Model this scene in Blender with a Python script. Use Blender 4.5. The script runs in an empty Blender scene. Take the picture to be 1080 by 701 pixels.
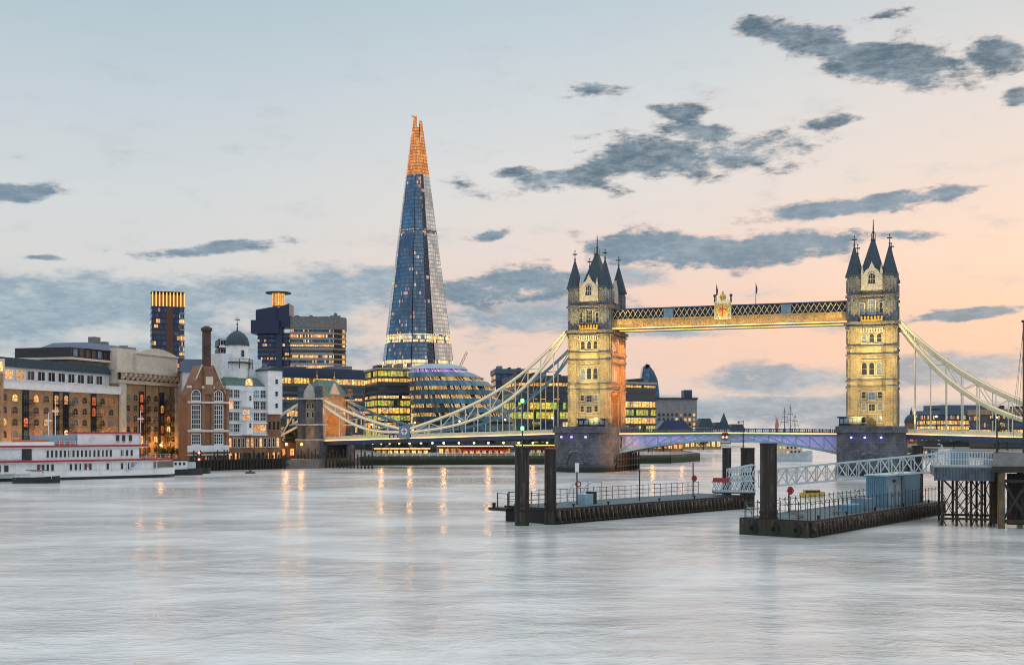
import bpy, bmesh, math, random
from mathutils import Vector, Matrix
random.seed(7)
R = math.radians
SC = bpy.context.scene
COL = SC.collection

# ------------------------------------------------------------------ camera, light, exposure
F, CX, HY, CZ = 1240.0, 540.0, 455.0, 12.5      # focal length in photo pixels, axis column, horizon row, eye height
cam = bpy.data.cameras.new('camera'); cam_o = bpy.data.objects.new('camera', cam); COL.objects.link(cam_o)
cam.sensor_width = 36.0; cam.lens = F/1080*36.0; cam.shift_y = (HY-350.5)/1080
cam.clip_start = 1.0; cam.clip_end = 30000
cam_o.location = (0, 0, CZ); cam_o.rotation_euler = (R(90), 0, 0)
SC.camera = cam_o
SC.view_settings.view_transform = 'Standard'; SC.view_settings.look = 'None'
SC.view_settings.gamma = 1.0; SC.view_settings.exposure = 0.0
SC.cycles.use_denoising = True; SC.cycles.filter_width = 1.05
SC.cycles.max_bounces = 6; SC.cycles.diffuse_bounces = 2; SC.cycles.glossy_bounces = 3
SC.cycles.sample_clamp_indirect = 3.0; SC.cycles.sample_clamp_direct = 12.0
SUN_EL, SUN_AZ = 3.0, 38.0                      # dusk sun, low ahead on the right
SUN_STRENGTH, SKY_STRENGTH = 0.3, 0.05
OVERHEAD = 0.55

def lin(c):
    return tuple(((x/255)/12.92 if x/255 <= 0.04045 else ((x/255+0.055)/1.055)**2.4) for x in c)

class NT:
    """small helper that writes node maths"""
    def __init__(s, nt): s.nt = nt; s.n = nt.nodes; s.l = nt.links
    def add(s, t, **kw):
        n = s.n.new(t)
        for k, v in kw.items(): setattr(n, k, v)
        return n
    def put(s, sock, v):
        if isinstance(v, bpy.types.NodeSocket): s.l.new(v, sock)
        elif v is not None: sock.default_value = v
    def m(s, op, a, b=None, c=None, clamp=False):
        n = s.add('ShaderNodeMath', operation=op, use_clamp=clamp)
        s.put(n.inputs[0], a); s.put(n.inputs[1], b)
        if c is not None: s.put(n.inputs[2], c)
        return n.outputs[0]
    def mix(s, f, a, b, bt='MIX'):
        n = s.add('ShaderNodeMix', data_type='RGBA', blend_type=bt)
        s.put(n.inputs[0], f); s.put(n.inputs[6], a if not isinstance(a, tuple) else (*a[:3], 1)); s.put(n.inputs[7], b if not isinstance(b, tuple) else (*b[:3], 1))
        return n.outputs[2]
    def ramp(s, f, stops, interp='LINEAR'):
        n = s.add('ShaderNodeValToRGB'); n.color_ramp.interpolation = interp
        e = n.color_ramp.elements
        while len(e) < len(stops): e.new(0.5)
        for i, (p, c) in enumerate(stops):
            e[i].position = p; e[i].color = (*c[:3], 1) if not isinstance(c, float) else (c, c, c, 1)
        s.put(n.inputs[0], f); return n.outputs[0]
    def smooth(s, v, a, b):
        n = s.add('ShaderNodeMapRange', interpolation_type='SMOOTHSTEP')
        s.put(n.inputs[0], v); n.inputs[1].default_value = a; n.inputs[2].default_value = b
        return n.outputs[0]
    def noise(s, vec, scale, detail=4, rough=0.55, w=None, out=0):
        n = s.add('ShaderNodeTexNoise')
        if w is not None: n.noise_dimensions = '4D'; s.put(n.inputs['W'], w)
        s.put(n.inputs['Vector'], vec); n.inputs['Scale'].default_value = scale
        n.inputs['Detail'].default_value = detail; n.inputs['Roughness'].default_value = rough
        return n.outputs[out]
    def comb(s, x, y, z=0.0):
        n = s.add('ShaderNodeCombineXYZ'); s.put(n.inputs[0], x); s.put(n.inputs[1], y); s.put(n.inputs[2], z)
        return n.outputs[0]
    def sep(s, v):
        n = s.add('ShaderNodeSeparateXYZ'); s.put(n.inputs[0], v); return n.outputs

def make_world():
    w = bpy.data.worlds.new('World'); SC.world = w; w.use_nodes = True
    t = NT(w.node_tree); t.n.clear()
    out = t.add('ShaderNodeOutputWorld'); bg = t.add('ShaderNodeBackground')
    d = t.add('ShaderNodeTexCoord').outputs['Generated']
    x, y, z = t.sep(d)
    az = t.m('MULTIPLY', t.m('ARCTAN2', x, y), 57.29578)
    el = t.m('MULTIPLY', t.m('ARCSINE', z), 57.29578)
    e01 = t.m('DIVIDE', t.m('MAXIMUM', el, 0.0), 60.0)
    def st(seq): return [(a/60.0, lin(c)) for a, c in seq]
    left = t.ramp(e01, st([(0,(196,203,207)),(4,(206,209,210)),(8,(216,216,215)),(11,(212,217,219)),(15,(200,210,217)),(20,(178,199,210)),(30,(205,222,232)),(60,(232,240,246))]))
    mid = t.ramp(e01, st([(0,(206,208,206)),(3,(238,208,194)),(6,(244,208,192)),(8.5,(236,218,210)),(12,(226,223,220)),(16,(210,217,221)),(20,(192,207,215)),(30,(210,224,232)),(60,(232,240,246))]))
    right = t.ramp(e01, st([(0,(205,205,204)),(1.5,(214,203,198)),(3,(247,203,180)),(5,(253,208,180)),(8,(252,219,196)),(12,(240,221,210)),(16,(228,222,218)),(20,(206,212,215)),(30,(214,224,230)),(60,(232,240,246))]))
    east = t.ramp(e01, st([(0,(196,202,212)),(8,(206,212,220)),(20,(214,222,230)),(45,(226,236,244)),(60,(232,240,246))]))
    f1 = t.smooth(az, -20, 6); f2 = t.smooth(az, 2, 24)
    base = t.mix(f2, t.mix(f1, left, mid), right)
    base = t.mix(t.smooth(t.m('ABSOLUTE', t.m('SUBTRACT', az, 20.0)), 60, 140), base, east)
    # clouds: soft banks given by bearing, height, length, depth and tilt, broken up by noise
    nv = t.comb(t.m('MULTIPLY', az, 0.30), t.m('MULTIPLY', el, 0.80), 3.1)
    n1 = t.noise(nv, 1.0, 9, 0.6)
    n2 = t.noise(nv, 5.0, 6, 0.65)
    nn = t.m('ADD', t.m('MULTIPLY', n1, 0.8), t.m('MULTIPLY', n2, 0.2))
    def blob(a, e, w_, h_, tilt=0.0, k=1.0):
        da = t.m('SUBTRACT', az, a); de = t.m('SUBTRACT', el, e)
        if tilt: de = t.m('SUBTRACT', de, t.m('MULTIPLY', da, tilt))
        q = t.m('ADD', t.m('POWER', t.m('DIVIDE', da, w_), 2.0), t.m('POWER', t.m('ABSOLUTE', t.m('DIVIDE', de, h_)), 2.0))
        g = t.m('EXPONENT', t.m('MULTIPLY', q, -1.0))
        return t.m('MULTIPLY', g, k) if k != 1.0 else g
    def pos(px, py):
        a = math.degrees(math.atan((px-CX)/F))
        return a, math.degrees(math.atan((HY-py)/F*math.cos(R(a))))
    def cloud(px, py, wpx, hpx, tilt=0.0, k=1.0):
        a, e = pos(px, py); s = 57.3/F*0.93
        return blob(a, e, wpx*s, hpx*s, tilt, k)
    def group(lst):
        o = None
        for c in lst:
            b = cloud(*c); o = b if o is None else t.m('MAXIMUM', o, b)
        return o
    high = group([(850,42,74,22,-.2),(945,72,84,27,-.15),(900,55,90,16,-.2),(1058,54,44,20,0),(1078,102,24,12,0),(715,118,44,11,-.1,.8),(950,10,50,8,.1,.6),
                  (622,92,44,11,-.05,.8),(590,190,90,16,.12),(690,168,110,30,.05),(790,160,80,24,0),(740,140,60,14,-.1),(540,182,40,9,.1,.8),(880,128,50,8,.1,.7)])
    low = group([(900,218,130,13,.08),(985,206,60,9,.1,.9),(720,262,120,25,.0),(830,258,90,20,0),(950,248,44,9,0,.9),(220,262,84,9,.14,.95),(45,272,34,5,.0,.8),
                 (12,204,46,11,.05),(550,300,110,22,.1,.95),(1030,330,90,8,.08),(520,248,30,9,.2,.8)])
    soft = group([(-40,330,190,44,0),(140,322,180,36,0),(320,318,120,42,.0),(400,300,70,22,.1,.9),(560,330,130,34,0,.85),(250,372,200,26,0,.9),(640,290,90,16,0,.8),
                  (1010,390,110,22,.05,.95),(830,402,120,22,0,.9),(760,430,300,18,0,.95),(700,352,90,9,0,.8),(880,345,40,12,0,.7),(1000,440,200,20,0,1.0)])
    def dens(g, lo, hi, na):
        return t.smooth(t.m('ADD', g, t.m('MULTIPLY', t.m('SUBTRACT', nn, 0.5), na)), lo, hi)
    ds = t.m('MULTIPLY', dens(soft, 0.26, 0.76, 1.7), 0.9)
    dl = t.m('MULTIPLY', dens(low, 0.20, 0.92, 2.6), 0.95)
    dh = t.m('MULTIPLY', dens(high, 0.22, 0.98, 2.7), 1.0)
    wisp = t.m('MULTIPLY', t.m('MULTIPLY', t.smooth(nn, 0.5, 0.72), 0.35), t.m('SUBTRACT', 1.0, t.smooth(el, 14.0, 24.0)))
    thick = t.smooth(t.m('ADD', t.m('MULTIPLY', n1, .55), t.m('MULTIPLY', n2, .45)), 0.36, 0.64)
    c = t.mix(wisp, base, lin((176, 186, 196)))
    c = t.mix(ds, c, t.mix(thick, lin((170,188,200)), lin((132,157,177))))
    warm_edge = t.mix(t.smooth(az, -15, 10), lin((206,208,210)), lin((236,206,194)))
    c = t.mix(t.m('MULTIPLY', t.smooth(dl, .02, .35), .55), c, warm_edge)
    c = t.mix(t.smooth(dl, .10, .75), c, t.mix(thick, lin((150,166,180)), lin((116,138,156))))
    c = t.mix(t.m('MULTIPLY', t.smooth(dh, .02, .35), .4), c, t.mix(t.smooth(az, -15, 10), lin((206,208,210)), lin((232,216,208))))
    c = t.mix(t.smooth(dh, .06, .80), c, t.mix(thick, lin((152,166,177)), lin((90,111,128))))
    c = t.mix(t.smooth(el, -0.4, -3.0), c, lin((120, 125, 130)))
    sky = t.add('ShaderNodeTexSky'); sky.sky_type = 'NISHITA'; sky.sun_disc = False
    sky.sun_elevation = R(SUN_EL); sky.sun_rotation = R(SUN_AZ)
    tot = t.mix(1.0, t.mix(1.0, c, (0.97, 0.97, 0.97), 'MULTIPLY'), t.mix(1.0, sky.outputs[0], (SKY_STRENGTH*.2,)*3, 'MULTIPLY'), 'ADD')
    # sky gain added overhead, out of view, to brighten the building fronts
    gain = t.m('ADD', 1.0, t.m('MULTIPLY', t.smooth(el, 20.0, 50.0), OVERHEAD))
    t.l.new(tot, bg.inputs[0]); t.l.new(gain, bg.inputs[1])
    t.l.new(bg.outputs[0], out.inputs[0])
make_world()
sun = bpy.data.lights.new('sun', 'SUN'); sun.energy = SUN_STRENGTH; sun.angle = R(18); sun.color = (1, 0.78, 0.62)
sun_o = bpy.data.objects.new('sun', sun); COL.objects.link(sun_o)
_sd = Vector((math.sin(R(SUN_AZ))*math.cos(R(SUN_EL)), math.cos(R(SUN_AZ))*math.cos(R(SUN_EL)), math.sin(R(SUN_EL))))
sun_o.rotation_euler = (-_sd).to_track_quat('-Z', 'Y').to_euler(); sun_o.location = (0, 0, 200)

# ------------------------------------------------------------------ mesh helpers
class MB:
    def __init__(s): s.v = []; s.f = []; s.uv = []; s.mi = []; s.cur = 0
    def face(s, pts, uvo=None):
        pts = [Vector(p) for p in pts]; i = len(s.v)
        s.v += pts; s.f.append(tuple(range(i, i+len(pts)))); s.mi.append(s.cur)
        e = (pts[1]-pts[0]); nrm = Vector((0, 0, 0))
        for k in range(1, len(pts)-1): nrm += (pts[k]-pts[0]).cross(pts[k+1]-pts[0])
        if nrm.length < 1e-12: nrm = Vector((0, 0, 1))
        nrm.normalize()
        if abs(nrm.z) < 0.95:
            u = Vector((0, 0, 1)).cross(nrm); u.normalize(); w = nrm.cross(u)
        else: u = Vector((1, 0, 0)); w = Vector((0, 1, 0))
        if uvo is None: s.uv += [(p.dot(u), p.dot(w)) for p in pts]
        else: s.uv += list(uvo)
    def box(s, x0, x1, y0, y1, z0, z1):
        s.extrude([(x0,y0),(x1,y0),(x1,y1),(x0,y1)], z0, z1)
    def extrude(s, poly, z0, z1, top=None, caps=True):
        q = poly if top is None else top; n = len(poly)
        for i in range(n):
            j = (i+1) % n
            s.face([(*poly[i], z0), (*poly[j], z0), (*q[j], z1), (*q[i], z1)])
        if caps:
            s.face([(*p, z1) for p in q]); s.face([(*p, z0) for p in reversed(poly)])
    def sweep(s, prof, fn, a, b):
        """extrude a 2D profile between fn(p, a) and fn(p, b)"""
        n = len(prof)
        for i in range(n):
            j = (i+1) % n
            s.face([fn(prof[i], a), fn(prof[j], a), fn(prof[j], b), fn(prof[i], b)])
        s.face([fn(p, a) for p in reversed(prof)]); s.face([fn(p, b) for p in prof])
    def yz(s, prof, x0, x1): s.sweep(prof, lambda p, x: (x, p[0], p[1]), x0, x1)
    def xz(s, prof, y0, y1): s.sweep(prof, lambda p, y: (p[0], y, p[1]), y0, y1)
    def beam(s, p, q, w, h=None):
        p = Vector(p); q = Vector(q); h = h or w; d = (q-p)
        if d.length < 1e-6: return
        d.normalize(); up = Vector((0, 0, 1)) if abs(d.z) < 0.98 else Vector((0, 1, 0))
        a = d.cross(up).normalized()*w/2; b = a.cross(d).normalized()*h/2
        P = [p-a-b, p+a-b, p+a+b, p-a+b]; Q = [x+(q-p) for x in P]
        for i in range(4):
            j = (i+1) % 4; s.face([P[i], P[j], Q[j], Q[i]])
        s.face(P[::-1]); s.face(Q)
    def tube(s, p, q, r0, r1=None, n=10, caps=True):
        p = Vector(p); q = Vector(q); r1 = r0 if r1 is None else r1; d = (q-p).normalized()
        up = Vector((0, 0, 1)) if abs(d.z) < 0.98 else Vector((1, 0, 0))
        a = d.cross(up).normalized(); b = a.cross(d)
        c = [a*math.cos(2*math.pi*(i+.5)/n)+b*math.sin(2*math.pi*(i+.5)/n) for i in range(n)]
        per = 2*math.pi*max(r0, r1)/n; L = (q-p).length
        for i in range(n):
            j = (i+1) % n
            if r1 < 1e-4: s.face([p+c[i]*r0, p+c[j]*r0, q])
            else: s.face([p+c[i]*r0, p+c[j]*r0, q+c[j]*r1, q+c[i]*r1], [(i*per,0),((i+1)*per,0),((i+1)*per,L),(i*per,L)])
        if caps:
            s.face([p+x*r0 for x in reversed(c)])
            if r1 > 1e-4: s.face([q+x*r1 for x in c])
    def lathe(s, cx, cy, prof, n=16):
        for (r0, z0), (r1, z1) in zip(prof[:-1], prof[1:]):
            for i in range(n):
                a, b = 2*math.pi*i/n, 2*math.pi*(i+1)/n
                P = [(cx+r0*math.cos(a), cy+r0*math.sin(a), z0), (cx+r0*math.cos(b), cy+r0*math.sin(b), z0),
                     (cx+r1*math.cos(b), cy+r1*math.sin(b), z1), (cx+r1*math.cos(a), cy+r1*math.sin(a), z1)]
                if r0 < 1e-4: P = [P[0], P[2], P[3]]
                elif r1 < 1e-4: P = P[:3]
                s.face(P)
    def ball(s, c, r, n=8, m=5):
        s.lathe(c[0], c[1], [(r*math.sin(math.pi*k/m) if 0 < k < m else 0.0, c[2]-r*math.cos(math.pi*k/m)) for k in range(m+1)], n)
    def mesh(s, name, mats, smooth=False, dz=0.0):
        me = bpy.data.meshes.new(name)
        me.from_pydata([(p.x, p.y, p.z-dz) for p in s.v], [], s.f)
        uvl = me.uv_layers.new(name='uv'); uvl.data.foreach_set('uv', [c for p in s.uv for c in p])
        for m in (mats if isinstance(mats, (list, tuple)) else [mats]): me.materials.append(m)
        me.polygons.foreach_set('material_index', s.mi)
        if smooth:
            bm = bmesh.new(); bm.from_mesh(me); bmesh.ops.remove_doubles(bm, verts=bm.verts, dist=1e-3)
            bm.to_mesh(me); bm.free()
            me.polygons.foreach_set('use_smooth', [True]*len(me.polygons))
            try: me.set_sharp_from_angle(angle=R(40))
            except Exception: pass
        me.update(); return me

ZO = {}
def tag(o, label=None, cat=None, group=None, kind=None):
    for k, v in (('label', label), ('category', cat), ('group', group), ('kind', kind)):
        if v: o[k] = v
    return o
def thing(name, label, cat, loc, rotz=0.0, group=None):
    o = bpy.data.objects.new(name, None); COL.objects.link(o)
    o.location = loc; o.rotation_euler = (0, 0, rotz); o.empty_display_size = 0.5
    ZO[o.name] = loc[2]
    return tag(o, label, cat, group)
def root_z(o):
    while o.parent: o = o.parent
    return ZO.get(o.name, 0.0)
def part(name, mb, mats, parent=None, smooth=False, label=None):
    o = bpy.data.objects.new(name, mb.mesh(name, mats, smooth, root_z(parent) if parent else 0.0)); COL.objects.link(o)
    if parent: o.parent = parent
    if label: o['label'] = label
    return o
def put(name, me, parent, loc, rotz=0.0, label=None):
    """a part that shares its mesh with its twins; z counts from the water"""
    o = bpy.data.objects.new(name, me); COL.objects.link(o)
    if parent: o.parent = parent; loc = (loc[0], loc[1], loc[2]-(root_z(parent) if parent.parent is None else root_z(parent)))
    o.location = loc; o.rotation_euler = (0, 0, rotz)
    if label: o['label'] = label
    return o
def copy_tree(o, parent=None):
    c = o.copy(); COL.objects.link(c)
    if parent: c.parent = parent
    else: ZO[c.name] = ZO.get(o.name, 0.0)
    for ch in list(o.children): copy_tree(ch, c)
    return c
def single(name, mb, mats, label, cat, group=None, smooth=False, kind=None):
    return tag(part(name, mb, mats, None, smooth), label, cat, group, kind)
def X(px, d): return (px-CX)/F*d
def Z(py, d): return CZ-(py-HY)/F*d
def ngon(cx, cy, r, n=8, ph=None):
    ph = math.pi/n if ph is None else ph
    return [(cx+r*math.cos(ph+2*math.pi*i/n), cy+r*math.sin(ph+2*math.pi*i/n)) for i in range(n)]
def chamf(x, y, c): return [(-x+c,-y),(x-c,-y),(x,-y+c),(x,y-c),(x-c,y),(-x+c,y),(-x,y-c),(-x,-y+c)]

# ------------------------------------------------------------------ materials
def newmat(name):
    m = bpy.data.materials.new(name); m.use_nodes = True; t = NT(m.node_tree)
    return m, t, t.n['Principled BSDF']
def plain(name, col, rough=0.6, metal=0.0, var=0.25, scale=0.6, bump=0.0):
    m, t, b = newmat(name)
    co = t.add('ShaderNodeTexCoord').outputs['Object']
    n = t.noise(co, scale, 6, 0.65)
    n2 = t.noise(co, scale*7, 3, 0.6)
    f = t.m('ADD', t.m('MULTIPLY', n, .65), t.m('MULTIPLY', n2, .35))
    c = t.mix(t.smooth(f, 0.3, 0.7), tuple(x*(1-var) for x in col), tuple(min(1, x*(1+var)) for x in col))
    t.l.new(c, b.inputs['Base Color']); b.inputs['Roughness'].default_value = rough; b.inputs['Metallic'].default_value = metal
    if bump:
        bp = t.add('ShaderNodeBump'); bp.inputs['Strength'].default_value = bump; t.l.new(n2, bp.inputs['Height']); t.l.new(bp.outputs[0], b.inputs['Normal'])
    return m
def masonry(name, c1, c2, mortar, bw, bh, rough=0.85, ms=0.03, stain=0.45, weed=None):
    m, t, b = newmat(name)
    uv = t.add('ShaderNodeTexCoord').outputs['UV']
    ob = t.add('ShaderNodeTexCoord').outputs['Object']
    br = t.add('ShaderNodeTexBrick'); t.l.new(uv, br.inputs['Vector']); br.inputs['Scale'].default_value = 1.0
    br.inputs['Brick Width'].default_value = bw; br.inputs['Row Height'].default_value = bh; br.inputs['Mortar Size'].default_value = ms
    br.inputs['Color1'].default_value = (*c1, 1); br.inputs['Color2'].default_value = (*c2, 1); br.inputs['Mortar'].default_value = (*mortar, 1)
    n = t.noise(ob, 0.25, 7, 0.7); n2 = t.noise(ob, 1.7, 4, 0.6)
    k = t.m('ADD', t.m('MULTIPLY', n, .7), t.m('MULTIPLY', n2, .3))
    c = t.mix(1.0, br.outputs[0], t.mix(t.smooth(k, .3, .7), (1-stain,)*3, (1+stain*.6,)*3), 'MULTIPLY')
    if weed:
        z = t.sep(t.add('ShaderNodeNewGeometry').outputs['Position'])[2]
        w = t.m('SUBTRACT', 1.0, t.smooth(t.m('ADD', z, t.m('MULTIPLY', t.m('SUBTRACT', n2, .5), 1.5)), weed[0], weed[1]))
        c = t.mix(w, c, weed[2])
    t.l.new(c, b.inputs['Base Color']); b.inputs['Roughness'].default_value = rough
    bp = t.add('ShaderNodeBump'); bp.inputs['Strength'].default_value = .4; bp.inputs['Distance'].default_value = .05
    t.l.new(br.outputs['Fac'], bp.inputs['Height']); bp.invert = True; t.l.new(bp.outputs[0], b.inputs['Normal'])
    return m
def glow(name, col, strength, base=(0.5, 0.5, 0.5)):
    m, t, b = newmat(name)
    b.inputs['Base Color'].default_value = (*base, 1); b.inputs['Emission Color'].default_value = (*col, 1); b.inputs['Emission Strength'].default_value = strength
    return m
_seed = [0]
def glazing(name, cw, ch, lit, glass, warm=((1.0,.34,.05),(1.0,.52,.12),(1.0,.70,.30)), power=1.6, mull=0.14, mullcol=(.05,.06,.07), rough=.12, metal=.35, gvar=.45, hm=True):
    """curtain wall: panes of cw x ch metres; a share of the rooms behind are lit"""
    _seed[0] += 1
    m, t, b = newmat(name)
    uv = t.add('ShaderNodeTexCoord').outputs['UV']; u, v, _ = t.sep(uv)
    rnd = t.add('ShaderNodeObjectInfo').outputs['Random']
    iu = t.m('FLOOR', t.m('DIVIDE', u, cw)); iv = t.m('FLOOR', t.m('DIVIDE', v, ch))
    fu = t.m('FRACT', t.m('DIVIDE', u, cw)); fv = t.m('FRACT', t.m('DIVIDE', v, ch))
    wn = t.add('ShaderNodeTexWhiteNoise', noise_dimensions='4D'); t.l.new(t.comb(iu, iv, _seed[0]*3.7), wn.inputs['Vector']); t.l.new(t.m('MULTIPLY', rnd, 91.0), wn.inputs['W'])
    r = wn.outputs[0]; rc = t.sep(wn.outputs[1])
    # neighbouring rooms tend to be lit together
    grp = t.noise(t.comb(t.m('MULTIPLY', iu, .21), t.m('MULTIPLY', iv, .55), t.m('MULTIPLY', rnd, 40.0)), 1.0, 2, .5)
    s = t.m('ADD', t.m('MULTIPLY', r, .55), t.m('MULTIPLY', t.smooth(grp, .3, .7), .45))
    q = t.smooth(s, 1-lit-.06, 1-lit+.06)
    inner = t.smooth(t.noise(t.comb(t.m('MULTIPLY', u, .9), t.m('MULTIPLY', v, 1.5), rnd), 1.0, 4, .65), .28, .72)
    q = t.m('MULTIPLY', t.m('MULTIPLY', q, t.m('ADD', .12, t.m('MULTIPLY', inner, 1.1))), t.m('ADD', .55, t.m('MULTIPLY', rc[0], .7)))
    ed = t.m('LESS_THAN', fu, mull)
    if hm: ed = t.m('MAXIMUM', ed, t.m('LESS_THAN', fv, mull*1.6))
    keep = t.m('SUBTRACT', 1.0, ed)
    wc = t.ramp(rc[1], [(0, warm[0]), (.5, warm[1]), (1, warm[2])])
    refl_tint = t.smooth(t.noise(t.comb(t.m('MULTIPLY', u, .11), t.m('MULTIPLY', v, .035), t.m('MULTIPLY', rnd, 30.0)), 1.0, 5, .6), .3, .7)  # broad tint drift painted into the glass colour as uneven reflections
    gv = t.mix(rc[2], tuple(x*(1-gvar) for x in glass), tuple(min(1, x*(1+gvar)) for x in glass))
    gv = t.mix(1.0, gv, t.mix(refl_tint, (.6,.6,.62), (1.35,1.33,1.3)), 'MULTIPLY')
    t.l.new(t.mix(ed, gv, mullcol), b.inputs['Base Color'])
    b.inputs['Roughness'].default_value = rough
    t.l.new(t.m('MULTIPLY', keep, metal), b.inputs['Metallic'])
    t.l.new(wc, b.inputs['Emission Color'])
    t.l.new(t.m('MULTIPLY', t.m('MULTIPLY', q, keep), power), b.inputs['Emission Strength'])
    return m

M = {}
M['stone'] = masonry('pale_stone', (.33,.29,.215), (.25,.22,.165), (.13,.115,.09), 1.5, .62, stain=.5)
M['stone_upper'] = masonry('shade_toned_stone', (.19,.205,.22), (.14,.155,.17), (.07,.075,.085), 1.5, .62, stain=.5)  # same stone as the shaft, painted darker where the floodlights stop
M['course'] = plain('dark_string_course', (.12,.12,.125), .85, var=.4, scale=.8)
M['girder'] = plain('ochre_girder_paint', (.36,.27,.13), .5, 0, .25, .5)
M['stone_trim'] = plain('stone_trim', (.40,.39,.36), .8, var=.3, scale=.8)
M['granite'] = masonry('granite', (.135,.145,.165), (.09,.10,.125), (.04,.04,.05), 1.6, .75, stain=.55, weed=(.8, 3.0, (.02,.022,.016)))
M['slate'] = plain('slate_roof', (.032,.055,.075), .75, var=.35, scale=1.2)
M['gold'] = plain('gilded_metal', (.50,.32,.07), .4, .5, .3)
M['bronze'] = plain('dark_bronze', (.10,.055,.025), .5, .3, .3)
M['brick_tan'] = masonry('tan_brick', (.46,.26,.11), (.33,.175,.07), (.38,.28,.18), .5, .16, stain=.4)
M['brick_dark'] = masonry('dark_brick', (.10,.05,.04), (.07,.035,.03), (.09,.07,.06), .5, .16, stain=.5)
M['brick_red'] = masonry('red_brick', (.29,.125,.06), (.21,.085,.04), (.25,.17,.12), .5, .16, stain=.4)
M['stucco'] = plain('cream_stucco', (.60,.53,.44), .8, var=.18)
M['white'] = plain('white_paint', (.74,.76,.78), .5, var=.12)
M['white_wood'] = plain('white_boarding', (.62,.67,.72), .6, var=.2)
M['dark'] = plain('dark_metal', (.03,.032,.038), .5, .2, .4)
M['iron'] = plain('black_iron', (.02,.021,.024), .55, .3, .4)
M['pane_dark'] = plain('dark_pane', (.02,.025,.035), .12, 0, .5)
def lit_pane(name, c1, c2, power):
    m, t, b = newmat(name)
    co = t.add('ShaderNodeTexCoord').outputs['Object']; r = t.add('ShaderNodeObjectInfo').outputs['Random']
    n = t.smooth(t.noise(co, 1.6, 4, .65, w=t.m('MULTIPLY', r, 77.0)), .25, .7)
    b.inputs['Base Color'].default_value = (.08,.06,.05,1); b.inputs['Roughness'].default_value = .15
    t.l.new(t.mix(n, c1, c2), b.inputs['Emission Color'])
    t.l.new(t.m('MULTIPLY', t.m('ADD', .12, n), t.m('MULTIPLY', t.m('ADD', .35, r), power)), b.inputs['Emission Strength'])
    return m
M['pane_warm'] = lit_pane('warm_pane', (1,.26,.05), (1,.52,.16), 1.5)
M['pane_yellow'] = lit_pane('yellow_pane', (1,.48,.10), (1,.72,.28), 1.5)
M['pane_red'] = lit_pane('red_pane', (1,.10,.03), (1,.24,.07), .8)
M['pane_blue'] = plain('sky_pane', (.20,.28,.36), .08, .5, .4)
M['blue_paint'] = plain('pale_blue_paint', (.22,.36,.46), .5, .0, .25)
M['navy'] = plain('navy_paint', (.025,.045,.10), .45, .1, .3)
M['chain'] = plain('cream_chain_paint', (.66,.60,.43), .5, 0, .12)
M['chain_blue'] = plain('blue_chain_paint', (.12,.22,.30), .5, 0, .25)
M['led'] = glow('warm_light_strip', (1, .50, .12), 2.6)
M['led_soft'] = glow('soft_light_strip', (1, .72, .32), .8)
M['lamp_orange'] = glow('orange_lamp', (1, .42, .08), 6)
M['lamp_white'] = glow('white_lamp', (1, .85, .6), 6)
M['lamp_green'] = glow('green_lamp', (.1, 1, .2), 5)
M['lamp_red'] = glow('red_lamp', (1, .06, .03), 9)
M['lamp_blue'] = glow('blue_lamp', (.2, .12, 1), 7)
M['red'] = plain('red_paint', (.34,.03,.04), .45, 0, .2)
M['orange'] = plain('orange_cover', (.62,.13,.06), .6, 0, .2)
M['copper'] = plain('weathered_copper_roof', (.07,.13,.11), .6, 0, .35)
M['grass'] = plain('lawn', (.05,.085,.03), .9, 0, .4, .15)
M['paving'] = plain('quay_paving', (.17,.15,.13), .85, 0, .25, .3)
def streaked(name, dark, rust, top, weed=(.02,.026,.012)):
    m, t, b = newmat(name)
    p = t.add('ShaderNodeNewGeometry').outputs['Position']; x, y, z = t.sep(p)
    n = t.noise(t.comb(t.m('MULTIPLY', x, 3.2), t.m('MULTIPLY', y, 3.2), t.m('MULTIPLY', z, .22)), 1.0, 6, .7)
    f = t.noise(p, 2.2, 5, .7)
    c = t.mix(t.smooth(n, .42, .66), dark, rust)
    c = t.mix(t.m('MULTIPLY', t.smooth(t.m('ADD', n, t.m('MULTIPLY', f, .4)), .74, .9), .7), c, top)
    w = t.m('SUBTRACT', 1.0, t.smooth(t.m('ADD', z, t.m('MULTIPLY', t.m('SUBTRACT', f, .5), 2.4)), .5, 1.8))
    t.l.new(t.mix(t.m('MULTIPLY', w, .85), c, weed), b.inputs['Base Color']); b.inputs['Roughness'].default_value = .7
    bp = t.add('ShaderNodeBump'); bp.inputs['Strength'].default_value = .5; bp.inputs['Distance'].default_value = .05; t.l.new(f, bp.inputs['Height']); t.l.new(bp.outputs[0], b.inputs['Normal'])
    return m
M['rust'] = streaked('rusty_steel', (.014,.011,.010), (.045,.024,.015), (.13,.11,.10))
M['granite_plain'] = masonry('dark_granite', (.10,.115,.14), (.07,.08,.105), (.04,.04,.05), 1.4, .6, stain=.5)
M['tar'] = plain('tarred_steel', (.013,.011,.011), .6, .1, .7, .8, .3)
M['timber'] = plain('wet_timber', (.03,.025,.021), .8, 0, .5, 1.0, .3)
M['fender'] = streaked('weathered_fender_board', (.07,.05,.042), (.22,.15,.125), (.42,.36,.34))
M['deckteal'] = plain('teal_deck', (.05,.085,.095), .7, 0, .3)
M['galv'] = plain('galvanised_steel', (.45,.53,.57), .45, .3, .2)
M['cabin'] = plain('blue_cabin', (.12,.24,.33), .5, .1, .2, .4)
M['concrete'] = plain('concrete', (.19,.19,.195), .85, 0, .3, .4)
M['yellow'] = plain('yellow_paint', (.48,.33,.05), .45, 0, .15)

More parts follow.
